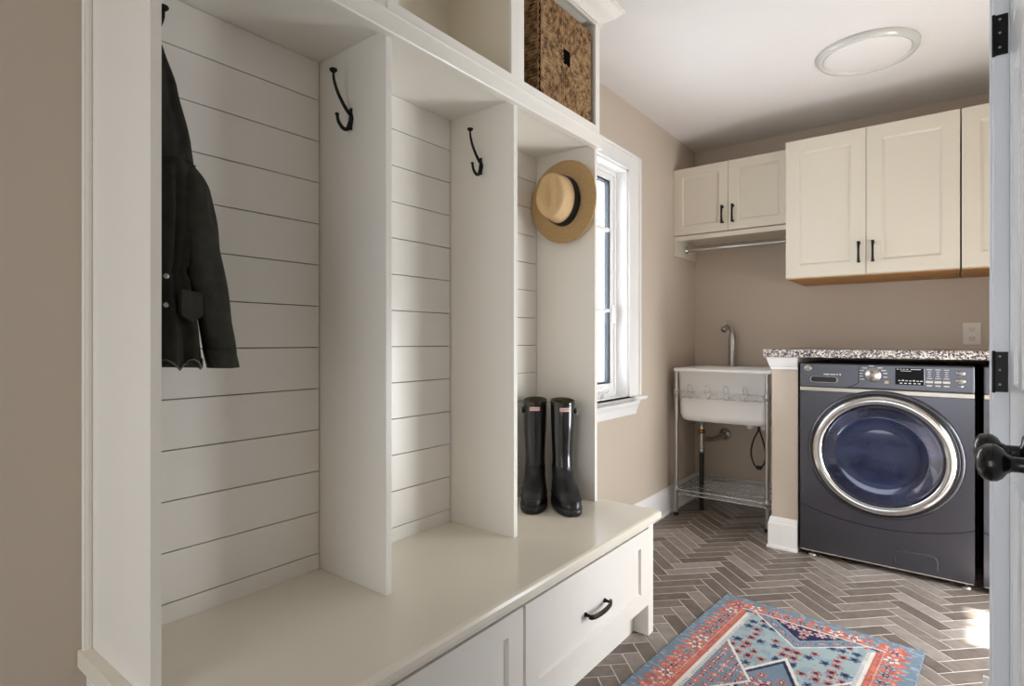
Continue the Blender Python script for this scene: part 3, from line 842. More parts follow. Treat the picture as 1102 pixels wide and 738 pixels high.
for (p0, p1) in (((bx1-0.006,by0+0.006,bz0+0.01),(bx1-0.006,by0+0.006,bz1-0.004)), ((bx1-0.006,by1-0.004,bz0+0.01),(bx1-0.006,by1-0.004,bz1-0.004)),
                 ((bx1-0.006,by0+0.004,bz0+0.006),(bx1-0.006,by1-0.004,bz0+0.006)), ((bx1-0.006,by0+0.004,bz1-0.004),(bx1-0.006,by1-0.004,bz1-0.004)),
                 ((bx0,by0+0.006,bz0+0.006),(bx1-0.006,by0+0.006,bz0+0.006)), ((bx0,by0+0.006,bz1-0.004),(bx1-0.006,by0+0.006,bz1-0.004))):
    p0, p1 = Vector(p0), Vector(p1); k = int((p1-p0).length/0.007); 
    for s2 in (0, pi):
        d_ = (p1-p0).normalized(); a_ = d_.orthogonal().normalized(); b2 = d_.cross(a_)
        m.tube([p0+(p1-p0)*(i/k)+(a_*cos(i*0.9+s2)+b2*sin(i*0.9+s2))*0.003 for i in range(k+1)], 0.0042, 6)
build('rope_edge', m, M['seagrassrope'], B)
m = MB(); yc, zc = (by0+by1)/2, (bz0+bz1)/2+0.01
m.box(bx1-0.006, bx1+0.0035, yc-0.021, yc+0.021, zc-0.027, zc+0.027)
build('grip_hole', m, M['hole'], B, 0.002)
build('corner_binding', MB().tube([(bx1-0.001, by0+0.008, bz0+0.012), (bx1-0.001, by0+0.008, bz1-0.010)], 0.0035, 6), M['hole'], B)

# ------------------------------------------------------------------ wall cabinets
def bar_handle(mb, x, y, z, L_=0.10, out=0.026):
    # vertical pull facing -y
    for s_ in (-1, 1): mb.lathe([(0.0068,0),(0.0068,0.003),(0.0045,0.006),(0.0042,0.022)], (x, y, z+s_*L_*0.42), '-y', 10)
    ro = []
    for i in range(17):
        t = -1+2*i/16; zz = z+t*L_/2; yy = y-out-0.006*(1-t*t); w_ = 0.0052+0.0022*t*t
        ro.append([Vector((x-w_, yy+0.003, zz)), Vector((x-w_, yy-0.001, zz)), Vector((x, yy-0.0035, zz)), Vector((x+w_, yy-0.001, zz)), Vector((x+w_, yy+0.003, zz))])
    mb.rings(ro, True, True, True, False)
def wall_cabinet(x0, x1, yf, z0, z1, ndoor, label, handle_side, hl=0.095, fw=0.057, hz=0.10):
    r = thing('wall_cabinet', ((x0+x1)/2, (yf+BW)/2, z0), label, 'cabinet', 'cream wall cabinets above the laundry')
    build('body', MB().box(x0+0.001, x1-0.001, yf+0.021, BW-0.0005, z0, z1), M['cab'], r, 0.001)
    W = (x1-x0)/ndoor
    for i in range(ndoor):
        a0 = x0+W*i+0.0015; w_ = W-0.003
        pm = MB(); H = z1-z0-0.004
        panel_front(pm, lambda a, b_, d, a0=a0: Vector((a0+a, yf-d, z0+0.002+b_)), w_, H, 0.02, [(fw, H-fw, [(fw, w_-fw)])], 0.009, 0.010)
        dr = build('door', pm, M['cab'], r)
        hs = handle_side[i]
        hx = a0+(w_-0.030 if hs > 0 else 0.030)
        h = MB(); bar_handle(h, hx, yf, z0+hz, hl)
        build('handle', h, M['black'], dr)
    build('bottom_panel', MB().box(x0+0.004, x1-0.004, yf+0.024, BW-0.001, z0-0.004, z0-0.0002), M['birch'], r)
    return r
c1 = wall_cabinet(-1.434, -0.737, 3.60, 1.785, 2.217, 2, 'small two-door cream wall cabinet above the utility sink', (1, -1), 0.112, 0.055, 0.100)
build('side_board', MB().box(-1.434, -1.416, 3.605, BW-0.001, 1.655, 1.784), M['cab'], c1, 0.001)
m = MB(); m.box(-1.416, -0.737, 3.605, 3.623, 1.752, 1.7805)
m.box(-1.416, -0.737, 3.62, BW-0.001, 1.773, 1.7808)
build('light_rail', m, M['cab'], c1, 0.001)
wall_cabinet(-0.735, 0.041, 3.49, 1.452, 2.222, 2, 'tall two-door cream wall cabinet above the washer', (1, -1), 0.112, 0.068, 0.115)
wall_cabinet(0.045, 0.82, 3.49, 1.452, 2.222, 2, 'cream wall cabinet over the dryer, cut off by the closet door', (1, -1), 0.112, 0.068, 0.115)
# hanging rod
rd = thing('hanging_rod', (-1.075, 3.77, 1.71), 'chrome hanging rod below the small wall cabinet', 'rod')
build('rod', MB().tube([(-1.413, 3.77, 1.712), (-0.737, 3.77, 1.712)], 0.0135, 18), M['chrome'], rd)
for xx, ax in ((-1.416, 'x'), (-0.7365, '-x')):
    build('flange', MB().lathe([(0.0001,0),(0.024,0.0005),(0.024,0.005),(0.017,0.008),(0.0155,0.018),(0.0137,0.019)], (xx, 3.77, 1.712), ax, 24), M['chrome'], rd)

# ------------------------------------------------------------------ countertop
ct = build('countertop', MB().box(-0.788, RW-0.002, 3.215, BW-0.001, 1.0165, 1.057), M['granite'], None, 0.005, 3)
tag(ct, 'speckled granite countertop over the washer and dryer', 'countertop')
# outlet
ol = thing('wall_outlet', (0.097, 3.998, 1.14), 'almond duplex outlet on the wall above the counter', 'outlet')
build('cover_plate', MB().box(0.058, 0.135, 3.993, 3.9995, 1.082, 1.200), M['plate'], ol, 0.003)
for dz in (-0.026, 0.026):
    rc = build('receptacle', MB().lathe([(0.0001,0.0092),(0.015,0.009),(0.0165,0.007),(0.0165,0.006)], (0.0965, 4.0, 1.141+dz), '-y', 24, sy=0.85), M['plate'], ol)
    m = MB()
    for dx in (-0.006, 0.006): m.box(0.0965+dx-0.001, 0.0965+dx+0.001, 3.9902, 3.9915, 1.141+dz-0.001, 1.141+dz+0.008)
    m.lathe([(0.0022,0.0088),(0.0001,0.0098)], (0.0965, 4.0, 1.141+dz-0.008), '-y', 10)
    build('slots', m, M['darkplastic'], rc)
build('screw', MB().lathe([(0.003,0.0065),(0.0001,0.0082)], (0.0965, 4.0, 1.141), '-y', 10), M['plate'], ol)

# ------------------------------------------------------------------ washing machine (local: front at y=0 facing -y, width centred on x)
def rrect(x0, x1, z0, z1, r, n=6):
    o_ = []
    for cx, cz, a0 in ((x1-r, z0+r, -pi/2), (x1-r, z1-r, 0), (x0+r, z1-r, pi/2), (x0+r, z0+r, pi)):
        for i in range(n+1): a = a0+pi/2*i/n; o_.append((cx+r*cos(a), cz+r*sin(a)))
    return o_
def make_washer(loc, label, name):
    r = thing(name, (0, 0, 0), label, name.replace('_', ' '), 'graphite laundry machines')
    hw = 0.350; H = 0.988; fy = lambda a, b_, d: Vector((a, -d, b_))
    build('cabinet', MB().box(-hw, hw, 0.004, 0.64, 0.022, H), M['graphite'], r, 0.006, 3)
    # front: upper panel with bowed bottom edge
    seam = lambda x: 0.268-0.062*cos(x/hw*pi/2)**0.8 if abs(x) < hw*0.999 else 0.268
    xs = [-hw+2*hw*i/24 for i in range(25)]
    poly = [(x, seam(x)+0.003) for x in xs] + [(hw, 0.845), (-hw, 0.845)]
    build('front_panel', MB().prism(poly, fy, -0.012, 0.012), M['graphite'], r, 0.002)
    poly = [(-hw, 0.028), (hw, 0.028)] + [(x, seam(x)-0.003) for x in reversed(xs)]
    lp = build('lower_panel', MB().prism(poly, fy, -0.012, 0.008), M['graphite'], r, 0.002)
    hatch = [(0.060,0.058),(0.060,0.098),(0.066,0.114),(0.082,0.120),(0.198,0.120),(0.213,0.114),(0.220,0.098),(0.220,0.058)]
    build('filter_hatch', MB().tube([fy(a, b_, 0.0085) for a, b_ in hatch], 0.0022, 6), M['graphite_panel'], lp)
    build('bottom_trim', MB().tube([(-hw+0.004, -0.006, 0.030), (hw-0.004, -0.006, 0.030)], 0.0035, 8), M['silver'], r)
    # control panel
    cp_ = build('control_panel', MB().box(-hw, hw, -0.016, 0.02, 0.868, H), M['graphite_panel'], r, 0.007, 3)
    build('trim_band', MB().box(-hw, hw, -0.014, 0.0, 0.846, 0.868), M['silver'], r, 0.003)
    # dispenser drawer
    dp = [(-hw+0.006, 0.872), (-0.135, 0.872), (-0.098, 0.890), (-0.088, 0.902), (-0.088, H-0.006), (-hw+0.006, H-0.006)]
    dd = build('dispenser_drawer', MB().prism(dp, fy, 0.014, 0.019), M['graphite_panel'], r, 0.0025, 2)
    build('seam', MB().tube([fy(a, b_, 0.0185) for a, b_ in dp[1:5]], 0.0022, 6), M['darkplastic'], dd)
    m = MB(); pl = rrect(-0.300, -0.180, 0.893, 0.922, 0.0135)
    m.rings([[fy(a, b_, 0.0195) for a, b_ in pl], [fy(a, b_, 0.0198) for a, b_ in pl]])
    build('handle_recess', m, M['darkplastic'], dd)
    m = MB(); m.tube([fy(a, b_, 0.0195) for a, b_ in pl], 0.0018, 6, closed=True)
    build('recess_rim', m, M['silver'], dd)
    m = MB().box(-0.210, -0.188, -0.0197, -0.019, 0.932, 0.936)
    m.box(-0.24, -0.214, -0.0197, -0.019, 0.932, 0.936); m.box(-0.183, -0.177, -0.0197, -0.019, 0.931, 0.938); m.box(-0.170, -0.164, -0.0197, -0.019, 0.931, 0.938)
    build('printed_marks', m, M['print'], dd)
    bg = build('badge', MB().lathe([(0.0165,0),(0.0168,0.002),(0.0152,0.003),(0.0001,0.003)], (-0.312, -0.019, 0.962), '-y', 28), M['silver'], r)
    m = MB(); text_on(m, 'GE', 0.0160, lambda x, y, z: Vector((-0.312+x, -0.0225-z, 0.962+y)))
    m.tube([Vector((-0.312+0.0134*cos(2*pi*k/24), -0.0222, 0.962+0.0134*sin(2*pi*k/24))) for k in range(24)], 0.0005, 4, closed=True)
    build('monogram', m, M['darkplastic'], bg)
    # dial
    dl = build('dial', MB().lathe([(0.034,0.0),(0.034,0.003),(0.031,0.005),(0.029,0.007),(0.0275,0.020),(0.025,0.023),(0.001,0.0235)], (-0.030, -0.016, 0.938), '-y', 36), M['silver'], r)
    build('dial_cap', MB().lathe([(0.0215,0.0230),(0.0205,0.0255),(0.001,0.026)], (-0.030, -0.016, 0.938), '-y', 30), M['steel'], dl)
    build('pointer', MB().box(-0.0315, -0.0285, -0.0425, -0.040, 0.945, 0.962), M['darkplastic'], dl)
    m = MB()
    for k, an in enumerate((130, 152, 172, 190, 212, 105, 80, 55, 32, 12, -12)):
        a = radians(an); cx, cz = -0.030+0.052*cos(a), 0.938+0.042*sin(a)
        w_ = 0.010 if k < 9 else 0.008
        if cz > 0.978: continue
        m.box(cx-w_, cx+w_, -0.0166, -0.0158, cz-0.0018, cz+0.0018)
    m.box(-0.046, -0.026, -0.0166, -0.0158, 0.9785, 0.9815)
    build('dial_marks', m, M['print'], r)
    build('start_key', MB().box(0.018, 0.034, -0.019, -0.015, 0.899, 0.912), M['beigekey'], r, 0.001)
    # display
    dsp = build('display', MB().box(0.060, 0.170, -0.0175, -0.015, 0.897, 0.974), M['display'], r, 0.001)
    m = MB()
    for k, xx in enumerate((0.066, 0.078, 0.090, 0.103)): m.box(xx, xx+0.007, -0.0182, -0.0174, 0.9675, 0.970)
    m.box(0.120, 0.158, -0.0182, -0.0174, 0.9675, 0.970); m.box(0.082, 0.122, -0.0182, -0.0174, 0.960, 0.9622)
    build('display_heading', m, M['print'], dsp)
    m = MB()
    for xx in (0.072, 0.086, 0.100, 0.114, 0.128, 0.142, 0.156): m.box(xx, xx+0.009, -0.0182, -0.0174, 0.914, 0.9175+0.002*((xx*1000) % 3 > 1))
    for xx in (0.078, 0.095, 0.112, 0.130, 0.147): m.box(xx, xx+0.010, -0.0182, -0.0174, 0.902, 0.906)
    build('display_footer', m, M['print'], dsp)
    build('display_edge', MB().box(0.1705, 0.172, -0.0178, -0.015, 0.900, 0.972), M['print'], r)
    # keys: three columns
    for ci, xx in enumerate((0.190, 0.221, 0.252)):
        for zz, hh, ww in ((0.914, 0.0055, 0.013), (0.897, 0.0035, 0.010)):
            build('key', MB().box(xx-ww, xx+ww, -0.0195, -0.015, zz-hh, zz+hh), M['silver'], r, 0.001)
        m = MB()
        for zz in (0.970, 0.960, 0.950, 0.940, 0.930):
            m.box(xx-(0.010 if zz in (0.970, 0.930) else 0.006), xx+(0.010 if zz in (0.970, 0.930) else 0.006), -0.0168, -0.0158, zz-0.0012, zz+0.0012)
        build('key_marks', m, M['print'], r)
    for zz, rr_ in ((0.957, 0.013), (0.922, 0.0135), (0.899, 0.007)):
        build('round_key', MB().lathe([(rr_+0.001,0),(rr_,0.003),(rr_*0.8,0.0045),(0.0001,0.0048)], (0.302, -0.016, zz), '-y', 22, sx=1.2, sy=0.8), M['steel'], r)
    # door
    cx, cz = 0.005, 0.560
    build('door_surround', MB().lathe([(0.308,0.0),(0.308,0.014),(0.302,0.024),(0.292,0.026),(0.285,0.018),(0.280,0.012)], (cx, -0.008, cz), '-y', 96, sx=1.03, sy=0.985), M['graphite'], r)
    build('door_gasket', MB().lathe([(0.290,0.010),(0.290,0.030),(0.284,0.034),(0.276,0.030),(0.274,0.012)], (cx, -0.008, cz), '-y', 96, sx=1.03), M['darkplastic'], r)
    dr = build('door', MB().lathe([(0.281,0.020),(0.281,0.040),(0.277,0.052),(0.268,0.059),(0.256,0.061),(0.244,0.058),(0.238,0.050),(0.236,0.040)], (cx, -0.008, cz), '-y', 96, sx=1.03), M['chrome'], r)
    build('glass', MB().lathe([(0.2375,0.044),(0.234,0.050),(0.222,0.0535),(0.190,0.056),(0.186,0.060),(0.180,0.0615),(0.174,0.0595),(0.120,0.061),(0.060,0.062),(0.001,0.0625)], (cx, -0.008, cz), '-y', 96, sx=1.03), M['blueglass'], dr)
    for xx in (-hw+0.05, hw-0.03):
        for yy in (0.02, 0.60):
            build('foot', MB().lathe([(0.020,0.0),(0.020,0.010),(0.008,0.012),(0.008,0.026)], (xx, yy, 0.0), 'z', 16), M['steel'], r)
    r.location = loc
    return r
wa = make_washer((-0.262, 3.235, 0), 'dark graphite front-load washing machine beside the half wall', 'washing_machine')
wa.rotation_euler.z = radians(-2.5)
dy = dup(wa, (0.468, 3.222, 0), (0, 0, 0), 'second graphite machine, only its left edge showing beside the closet door')
dy.name = 'clothes_dryer'; dy['category'] = 'clothes dryer'

# ------------------------------------------------------------------ utility sink
sk = thing('utility_sink', (-1.10, 3.74, 0), 'white utility sink on chrome legs in the back corner', 'sink')
def rring(x0, x1, y0, y1, z, r, n=6): return [Vector((a, b_, z)) for a, b_ in rrect(x0, x1, y0, y1, r, n)]
SX0, SX1, SY0, SY1 = -1.392, -0.800, 3.475, 3.975
m = MB()
R = [rring(SX0+0.05, SX1-0.05, SY0+0.05, SY1-0.06, 0.600, 0.05), rring(SX0+0.035, SX1-0.035, SY0+0.035, SY1-0.04, 0.612, 0.05), rring(SX0+0.028, SX1-0.028, SY0+0.026, SY1-0.03, 0.64, 0.045),
     rring(SX0+0.018, SX1-0.018, SY0+0.018, SY1-0.01, 0.908, 0.03), rring(SX0+0.002, SX1-0.002, SY0+0.002, SY1, 0.910, 0.02), rring(SX0, SX1, SY0, SY1, 0.915, 0.02), rring(SX0, SX1, SY0, SY1, 0.926, 0.02), rring(SX0+0.004, SX1-0.004, SY0+0.004, SY1-0.004, 0.931, 0.02),
     rring(SX0+0.030, SX1-0.030, SY0+0.030, SY1-0.11, 0.930, 0.04), rring(SX0+0.036, SX1-0.036, SY0+0.036, SY1-0.116, 0.920, 0.04), rring(SX0+0.050, SX1-0.050, SY0+0.05, SY1-0.13, 0.65, 0.05), rring(SX0+0.08, SX1-0.08, SY0+0.08, SY1-0.16, 0.622, 0.06)]
m.rings(R); build('basin', m, M['sink'], sk)
LEG = [(-1.373, 3.490), (-0.832, 3.490), (-1.373, 3.955), (-0.832, 3.955)]
for x, y in LEG:
    lg = build('leg', MB().tube([(x, y, 0.018), (x, y, 0.912)], 0.0125, 16), M['steel'], sk)
    for zz in (0.165, 0.775): build('collar', MB().lathe([(0.0125,-0.022),(0.017,-0.018),(0.019,0.0),(0.017,0.018),(0.0125,0.022)], (x, y, zz), 'z', 16), M['steel'], lg)
    build('foot', MB().lathe([(0.0155,0.0),(0.0165,0.004),(0.0155,0.018),(0.0125,0.022)], (x, y, 0), 'z', 16, caps=True), M['rubber'], lg)
# wire rail with hooks round the basin
m = MB(); ry = 3.462
m.tube([(-1.373, ry+0.012, 0.786), (-0.832, ry+0.012, 0.786)], 0.0030, 8)
m.tube([(-1.373, ry+0.012, 0.750), (-0.832, ry+0.012, 0.750)], 0.0030, 8)
x = -1.345; wv = []
while x < -0.845:
    wv.append(Vector((x, ry+0.008, 0.768+0.018*sin((x+1.345)*95)))); x += 0.006
m.tube(wv, 0.0020, 6)
build('wire_rail', m, M['chrome'], sk)
for hx in (-1.275, -1.165, -1.055, -0.945):
    pts = []
    for i in range(25):
        a = 2*pi*i/24; pts.append(Vector((hx+0.015*cos(a)+0.0, ry-0.002-0.006*max(0, sin(a)), 0.790+0.045*sin(a)*1.0)))
    build('wire_hook', MB().tube(pts[:-1], 0.0022, 6, closed=True), M['chrome'], sk)
for xs_ in (-1.373, -0.832):
    build('side_rail', MB().box(xs_-0.004, xs_+0.004, 3.49, 3.955, 0.752, 0.786), M['steel'], sk, 0.001)
# bottom wire shelf
m = MB(); zsf = 0.168
loop = [Vector((a, b_, zsf)) for a, b_ in rrect(-1.376, -0.819, 3.478, 3.967, 0.02)]
m.tube(loop, 0.0038, 8, closed=True); m.tube([p-Vector((0, 0, 0.026)) for p in loop], 0.0034, 8, closed=True)
for i in range(26):
    xx = -1.366+0.5375*i/25; m.tube([(xx, 3.480, zsf+0.002), (xx, 3.965, zsf+0.002)], 0.0019, 5)
for yy in (3.60, 3.72, 3.84): m.tube([(-1.374, yy, zsf-0.003), (-0.821, yy, zsf-0.003)], 0.0032, 6)
zz_ = []
for i in range(57): zz_.append(Vector((-1.366+0.5375*i/56, 3.478, zsf-0.026*(i % 2))))
m.tube(zz_, 0.0018, 5); m.tube([p+Vector((0, 0.489, 0)) for p in zz_], 0.0018, 5)
build('wire_shelf', m, M['chrome'], sk)
# drain
m = MB(); dx_, dy_ = -1.285, 3.70
m.lathe([(0.034,0.600),(0.036,0.592),(0.032,0.575),(0.024,0.560),(0.021,0.545)], (dx_, dy_, 0), 'z', 24)
m.tube([(dx_, dy_, 0.55), (dx_, dy_, 0.38)], 0.0165, 16)
m.tube(catmull([(dx_, dy_, 0.500), (dx_+0.02, dy_+0.03, 0.462), (dx_+0.045, dy_+0.09, 0.452), (dx_+0.058, dy_+0.20, 0.455), (dx_+0.060, 3.998, 0.460)], 6), 0.0165, 14)
dn = build('drain_pipe', m, M['steel'], sk)
build('slip_nut', MB().lathe([(0.017,0.498),(0.023,0.500),(0.023,0.522),(0.017,0.526)], (dx_, dy_, 0), 'z', 12), M['brass'], dn)
build('slip_nut', MB().lathe([(0.017,0.372),(0.022,0.376),(0.022,0.400),(0.017,0.404)], (dx_, dy_, 0), 'z', 12), M['steel'], dn)
build('standpipe', MB().tube([(dx_, dy_, 0.0), (dx_, dy_, 0.376)], 0.0145, 14), M['rubber'], dn)
build('escutcheon', MB().lathe([(0.042,0.0),(0.042,0.003),(0.030,0.012),(0.018,0.016)], (dx_+0.060, 3.9995, 0.460), '-y', 28), M['chrome'], dn)
# valves and cord
for vx in (-0.985, -0.900):
    m = MB().box(vx-0.020, vx+0.020, 3.72, 3.765, 0.556, 0.584)
    m.lathe([(0.001,0.034),(0.018,0.032),(0.019,0.012),(0.010,0.004),(0.008,-0.02)], (vx, 3.73, 0.570), '-y', 14)
    m.tube([(vx, 3.76, 0.572), (vx, 3.998, 0.572)], 0.008, 10)
    build('supply_valve', m, M['sink'], sk, 0.003)
cd = catmull([(-0.955, 3.80, 0.60), (-0.958, 3.80, 0.54), (-0.992, 3.80, 0.46), (-1.002, 3.80, 0.38), (-0.982, 3.80, 0.315), (-0.955, 3.80, 0.300), (-0.928, 3.80, 0.322), (-0.915, 3.80, 0.385), (-0.928, 3.80, 0.46), (-0.953, 3.80, 0.545), (-0.955, 3.80, 0.60)], 6)
m = MB().tube(cd, 0.0052, 10); m.lathe([(0.006,-0.018),(0.013,-0.012),(0.013,0.012),(0.006,0.018)], (-0.955, 3.80, 0.300), 'x', 12)
build('hose', m, M['rubber'], sk)
# faucet
fa = thing('faucet', (-1.15, 3.915, 0.931), 'brushed chrome pull-out faucet standing on the utility sink', 'faucet')
fxx, fyy = -1.155, 3.920
m = MB().lathe([(0.034,0.931),(0.034,0.937),(0.026,0.941),(0.0235,0.950),(0.0228,1.02),(0.0225,1.13),(0.019,1.150),(0.012,1.160)], (fxx, fyy, 0), 'z', 24)
m.tube(catmull([(fxx, fyy, 1.14), (fxx-0.002, fyy-0.006, 1.170), (fxx-0.012, fyy-0.020, 1.192), (fxx-0.026, fyy-0.040, 1.196)], 6), 0.0135, 16)
build('body', m, M['steel'], fa)
build('spray_head', MB().tube([(fxx-0.020, fyy-0.032, 1.200), (fxx-0.034, fyy-0.058, 1.178), (fxx-0.038, fyy-0.066, 1.168)], [0.015, 0.020, 0.017], 18), M['steel'], fa)
m = MB().tube(catmull([(fxx-0.010, fyy-0.015, 1.190), (fxx-0.012, fyy-0.012, 1.215), (fxx-0.026, fyy-0.018, 1.238)], 6), [0.010]*4+[0.008]*9, 12)
build('lever', m, M['steel'], fa)

# ------------------------------------------------------------------ ceiling light
cl = thing('ceiling_light', (-0.305, 3.085, CZ), 'round flush white ceiling light above the washer', 'light')
build('rim', MB().lathe([(0.205,0.0),(0.207,-0.004),(0.205,-0.014),(0.196,-0.024),(0.186,-0.027),(0.176,-0.024),(0.172,-0.018)], (-0.305, 3.085, CZ), 'z', 72), M['rim'], cl)
build('diffuser', MB().lathe([(0.173,-0.018),(0.165,-0.021),(0.12,-0.024),(0.06,-0.026),(0.001,-0.0265)], (-0.305, 3.085, CZ), 'z', 72), M['lens'], cl)

# ------------------------------------------------------------------ rug
RWD, RLN = 0.70, 1.55
coral = (208,112,88); coral2 = (190,94,74); blue = (112,134,152); blue2 = (86,106,132); teal = (154,174,176); cream = (222,214,204); navy = (44,48,84); pink = (222,158,146); ltb = (140,162,172)
LC = {}
def lc(c):
    if c not in LC: LC[c] = lin(c)
    return LC[c]
def flower(du, dv, r, petals, cc, cp, cd=navy):
    d = math.hypot(du, dv)/r
    if d > 1: return None
    a = math.atan2(dv, du); e_ = 0.72+0.28*cos(petals*a)
    if d < 0.25: return cc
    if d < 0.42: return cd
    if d < e_: return cp
    if d < e_+0.12: return cd
    return None
def hsh(i, j=0): return (math.sin(i*12.9898+j*78.233)*43758.5453) % 1
def lozenge(u, v, cu, cv, a, b_): return abs(u-cu)/a+abs(v-cv)/b_
def rug_col(u, v):
    # u across 0..W (mirrored), v from the far end ; slight wobble for a hand-knotted look
    w = noise.noise(Vector((u*60, v*60, 1)))*0.0022
    U = min(u, RWD-u)+w; Vv = min(v, RLN-v)+w*0.8
    e_ = min(U, Vv*1.05)
    along = v if U < Vv*1.05 else u
    side = U < Vv*1.05
    per = 0.047
    ph = (along % per)/per-0.5
    sc = 0.042-0.014*math.cos(ph*2*pi)*1.0-0.004*math.cos(ph*6*pi)
    if e_ < 0.003: return blue2
    if e_ < sc: return blue if noise.noise(Vector((u*40, v*90, 3))) > -0.25 else ltb
    wid = 0.122 if side else 0.098
    if e_ < wid:
        # two rows of rosettes
        k = math.floor(along/0.058); dc = along-(k+0.5)*0.058; rr = e_-(0.078 if side else 0.070)
        pc = (cream, ltb, pink)[int(hsh(k)*3)]; 
        f_ = flower(dc, rr, 0.026, 4+int(hsh(k, 2)*3), coral, pc, navy if hsh(k, 3) > 0.35 else blue2)
        if f_: return f_
        k2 = math.floor(along/0.029); dc2 = along-(k2+0.5)*0.029
        if math.hypot(dc2, e_-0.050) < 0.0055 and hsh(k2, 5) > 0.35: return pink
        if side and 0.104 < e_ < 0.107: return cream if (along*140) % 2 < 1 else coral2
        return coral if noise.noise(Vector((u*50, v*50, 7))) > -0.1 else coral2
    if side:
        if e_ < 0.128: return coral2
        if e_ < 0.152:
            return cream if ((along/0.0075) % 1 < 0.62 or e_ < 0.140) else blue
    else:
        if e_ < 0.104: return cream
    # field : repeated hexagonal medallions
    fu = U-0.152; F0 = RWD/2-0.152; cu = RWD/2-min(u, RWD-u)       # cu 0 at centre
    vv = v-0.10; mod = 0.98; t = (vv % mod); c2 = min(t, mod-t)
    # navy triangle at the end with blossoms
    d1 = c2 + cu*0.93
    if d1 < 0.118 and c2 > 0.002:
        for (x_, y_, r_) in ((0, 0.040, 0.028), (0.048, 0.024, 0.023), (0, 0.084, 0.014), (0.086, 0.012, 0.014)):
            f_ = flower(cu-x_, c2-y_, r_, 6, coral if x_ == 0 else cream, pink, blue2)
            if f_: return f_
        return navy
    if d1 < 0.126: return ltb
    if d1 < 0.176:
        s_ = cu-c2; k = math.floor(s_/0.034)
        f_ = flower(s_-(k+0.5)*0.034, (d1-0.151)*1.2, 0.0155, 4, coral, pink if k % 2 else ltb)
        if f_: return f_
        return blue
    if d1 < 0.184: return cream
    # corner spandrels
    sp = fu - max(0, c2-0.12)*0.42
    if c2 > 0.29 and fu < (c2-0.29)*0.72:
        i_, j_ = math.floor(fu/0.034), math.floor(v/0.036)
        f_ = flower(fu-(i_+0.5)*0.034-0.004*hsh(j_), v-(j_+0.5)*0.036, 0.0145+0.003*hsh(i_, j_), 4, cream, coral if hsh(i_, j_) > 0.4 else pink, navy if hsh(j_, i_) > 0.4 else coral2)
        return f_ if f_ else blue
    if c2 > 0.275 and fu < (c2-0.29)*0.72+0.011: return cream
    # centre medallion
    l_ = abs(t-mod/2)/0.20+cu/0.11
    if l_ < 1.0:
        f_ = flower(cu, t-mod/2, 0.045, 8, coral, pink)
        if f_: return f_
        for (x_, y_) in ((0.05, 0.02), (0.03, 0.06)):
            f_ = flower(cu-x_, abs(t-mod/2)-y_, 0.018, 5, cream, coral)
            if f_: return f_
        return navy if l_ > 0.88 else blue
    if l_ < 1.12: return cream
    i_, j_ = math.floor(cu/0.040), math.floor(v/0.042)
    jx, jy = (hsh(i_, j_)-0.5)*0.014, (hsh(j_, i_)-0.5)*0.014
    if hsh(i_+3, j_) > 0.22:
        f_ = flower(cu-(i_+0.5)*0.040-jx, v-(j_+0.5)*0.042-jy, 0.0155+0.006*hsh(i_, j_+9), 5, navy, coral if hsh(i_, j_+4) > 0.35 else blue2, navy)
        if f_: return f_
    return teal if noise.noise(Vector((u*25, v*25, 2))) > -0.15 else ltb
NU, NV = 233, 520
V = []; F = []; CC = []
for j in range(NV+1):
    for i in range(NU+1):
        u, v = RWD*i/NU, RLN*j/NV
        h = 0.0085+0.0008*noise.noise(Vector((u*150, v*150, 0)))
        if i in (0, NU) or j in (0, NV): h = 0.0055
        V.append((u, -v, h))
        c = lc(rug_col(u, v)) if v < 1.5 else lc(rug_col(u, v*1.0) if (i+j) % 1 == 0 else blue)
        f = 1+0.16*noise.noise(Vector((u*220, v*220, 5)))+0.08*noise.noise(Vector((u*14, v*14, 9)))
        g = 0.20; gm = (c[0]+c[1]+c[2])/3
        CC += [min(1, (c[0]*(1-g)+gm*g)*f), min(1, (c[1]*(1-g)+gm*g)*f), min(1, (c[2]*(1-g)+gm*g)*f), 1]
N1 = NU+1
for j in range(NV):
    for i in range(NU):
        a = j*N1+i; F.append((a, a+N1, a+N1+1, a+1))
top_n = len(F)
# edge skirt
ed = [i for i in range(N1)] + [j*N1+NU for j in range(1, NV+1)] + [NV*N1+i for i in range(NU-1, -1, -1)] + [j*N1 for j in range(NV-1, 0, -1)]
o0 = len(V)
for e_ in ed:
    V.append((V[e_][0], V[e_][1], 0.0003)); CC += [0.30, 0.33, 0.35, 1]
ne = len(ed)
for k in range(ne): F.append((ed[k], ed[(k+1) % ne], o0+(k+1) % ne, o0+k))
me = bpy.data.meshes.new('rug'); me.from_pydata(V, [], F)
ca = me.color_attributes.new('pattern', 'FLOAT_COLOR', 'POINT'); ca.data.foreach_set('color', CC)
me.polygons.foreach_set('use_smooth', [True]*top_n+[False]*ne); me.materials.append(M['rug']); me.update()
rug = bpy.data.objects.new('rug', me); COL.objects.link(rug)
rug.location = (-0.766, 2.524, 0); rug.rotation_euler.z = radians(-4.3)
tag(rug, 'coral and blue patterned runner rug on the herringbone floor', 'rug')

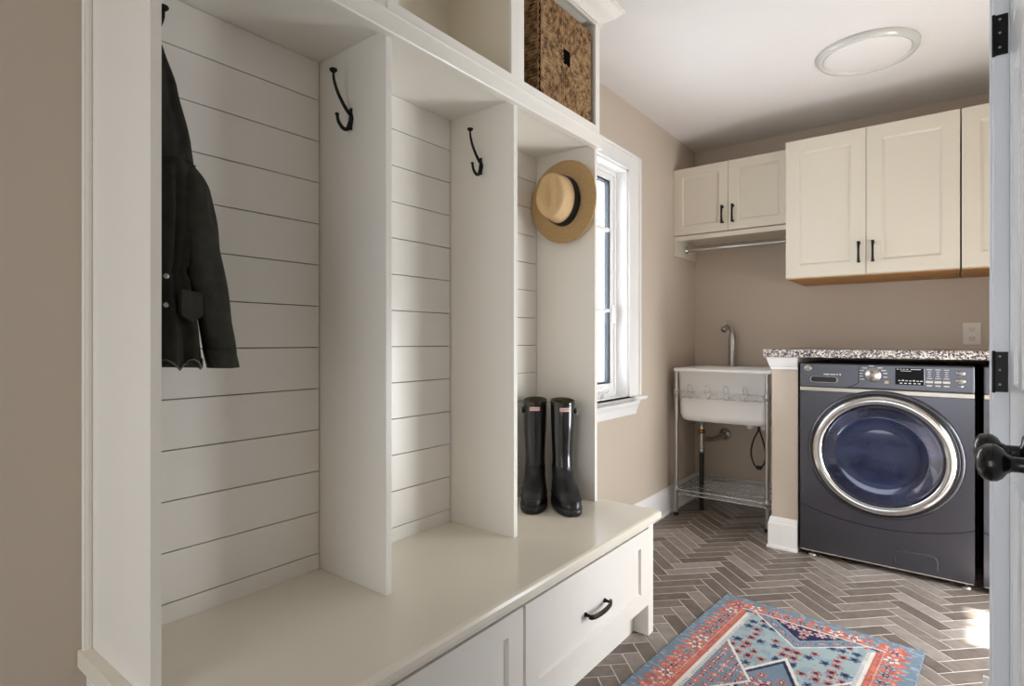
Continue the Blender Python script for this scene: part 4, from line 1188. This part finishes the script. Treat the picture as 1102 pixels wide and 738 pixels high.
# ------------------------------------------------------------------ lights
wd = bpy.data.worlds.new('world'); S.world = wd; wd.use_nodes = True
bg = wd.node_tree.nodes['Background']; bg.inputs[0].default_value = (0.86, 0.93, 1.0, 1); bg.inputs[1].default_value = 5.0
def area(name, loc, rot, sx, sy, power, col):
    l = bpy.data.lights.new(name, 'AREA'); l.shape = 'RECTANGLE'; l.size = sx; l.size_y = sy; l.energy = power; l.color = col
    o = bpy.data.objects.new(name, l); COL.objects.link(o); o.location = loc; o.rotation_euler = rot
    return o
def sun(name, d, strength, col, angle):
    l = bpy.data.lights.new(name, 'SUN'); l.energy = strength; l.color = col; l.angle = angle
    o = bpy.data.objects.new(name, l); COL.objects.link(o); o.rotation_euler = Vector(d).to_track_quat('-Z', 'Y').to_euler(); o.location = (-3, 2.5, 4)
sun('sun', (1, 0.105, -0.556), 60.0, (1.0, 0.95, 0.88), radians(1.0))
area('window_daylight', (-2.9, 2.66, 1.9), (0, radians(-90), 0), 3.6, 3.2, 190, (0.92, 0.96, 1.0))
area('side_fill', (RW-0.20, 2.80, 0.68), (0, radians(90), radians(38)), 1.0, 0.9, 52, (0.90, 0.95, 1.0))  # added unseen fill lamp, no opening in this wall; turned toward the locker
area('hall_fill', (-0.65, NY+0.03, 0.95), (radians(90), 0, 0), 1.4, 1.5, 22, (0.88, 0.945, 1.0))  # added area lamp behind the camera, before a closed wall, brightens the near end

# ------------------------------------------------------------------ camera
cam = bpy.data.cameras.new('camera'); co = bpy.data.objects.new('camera', cam); COL.objects.link(co)
cam.sensor_width = 36; cam.lens = 612.0/1102*36; cam.shift_y = -2.0/1102; cam.clip_start = 0.02
co.location = (0, 0, 1.10); co.rotation_euler = (radians(90), 0, math.atan2(1022-551, 612.0))
S.camera = co
S.view_settings.view_transform = 'Standard'; S.view_settings.look = 'None'
S.view_settings.exposure = 0.0; S.view_settings.gamma = 1; S.view_settings.use_curve_mapping = False
S.cycles.max_bounces = 10; S.cycles.diffuse_bounces = 6
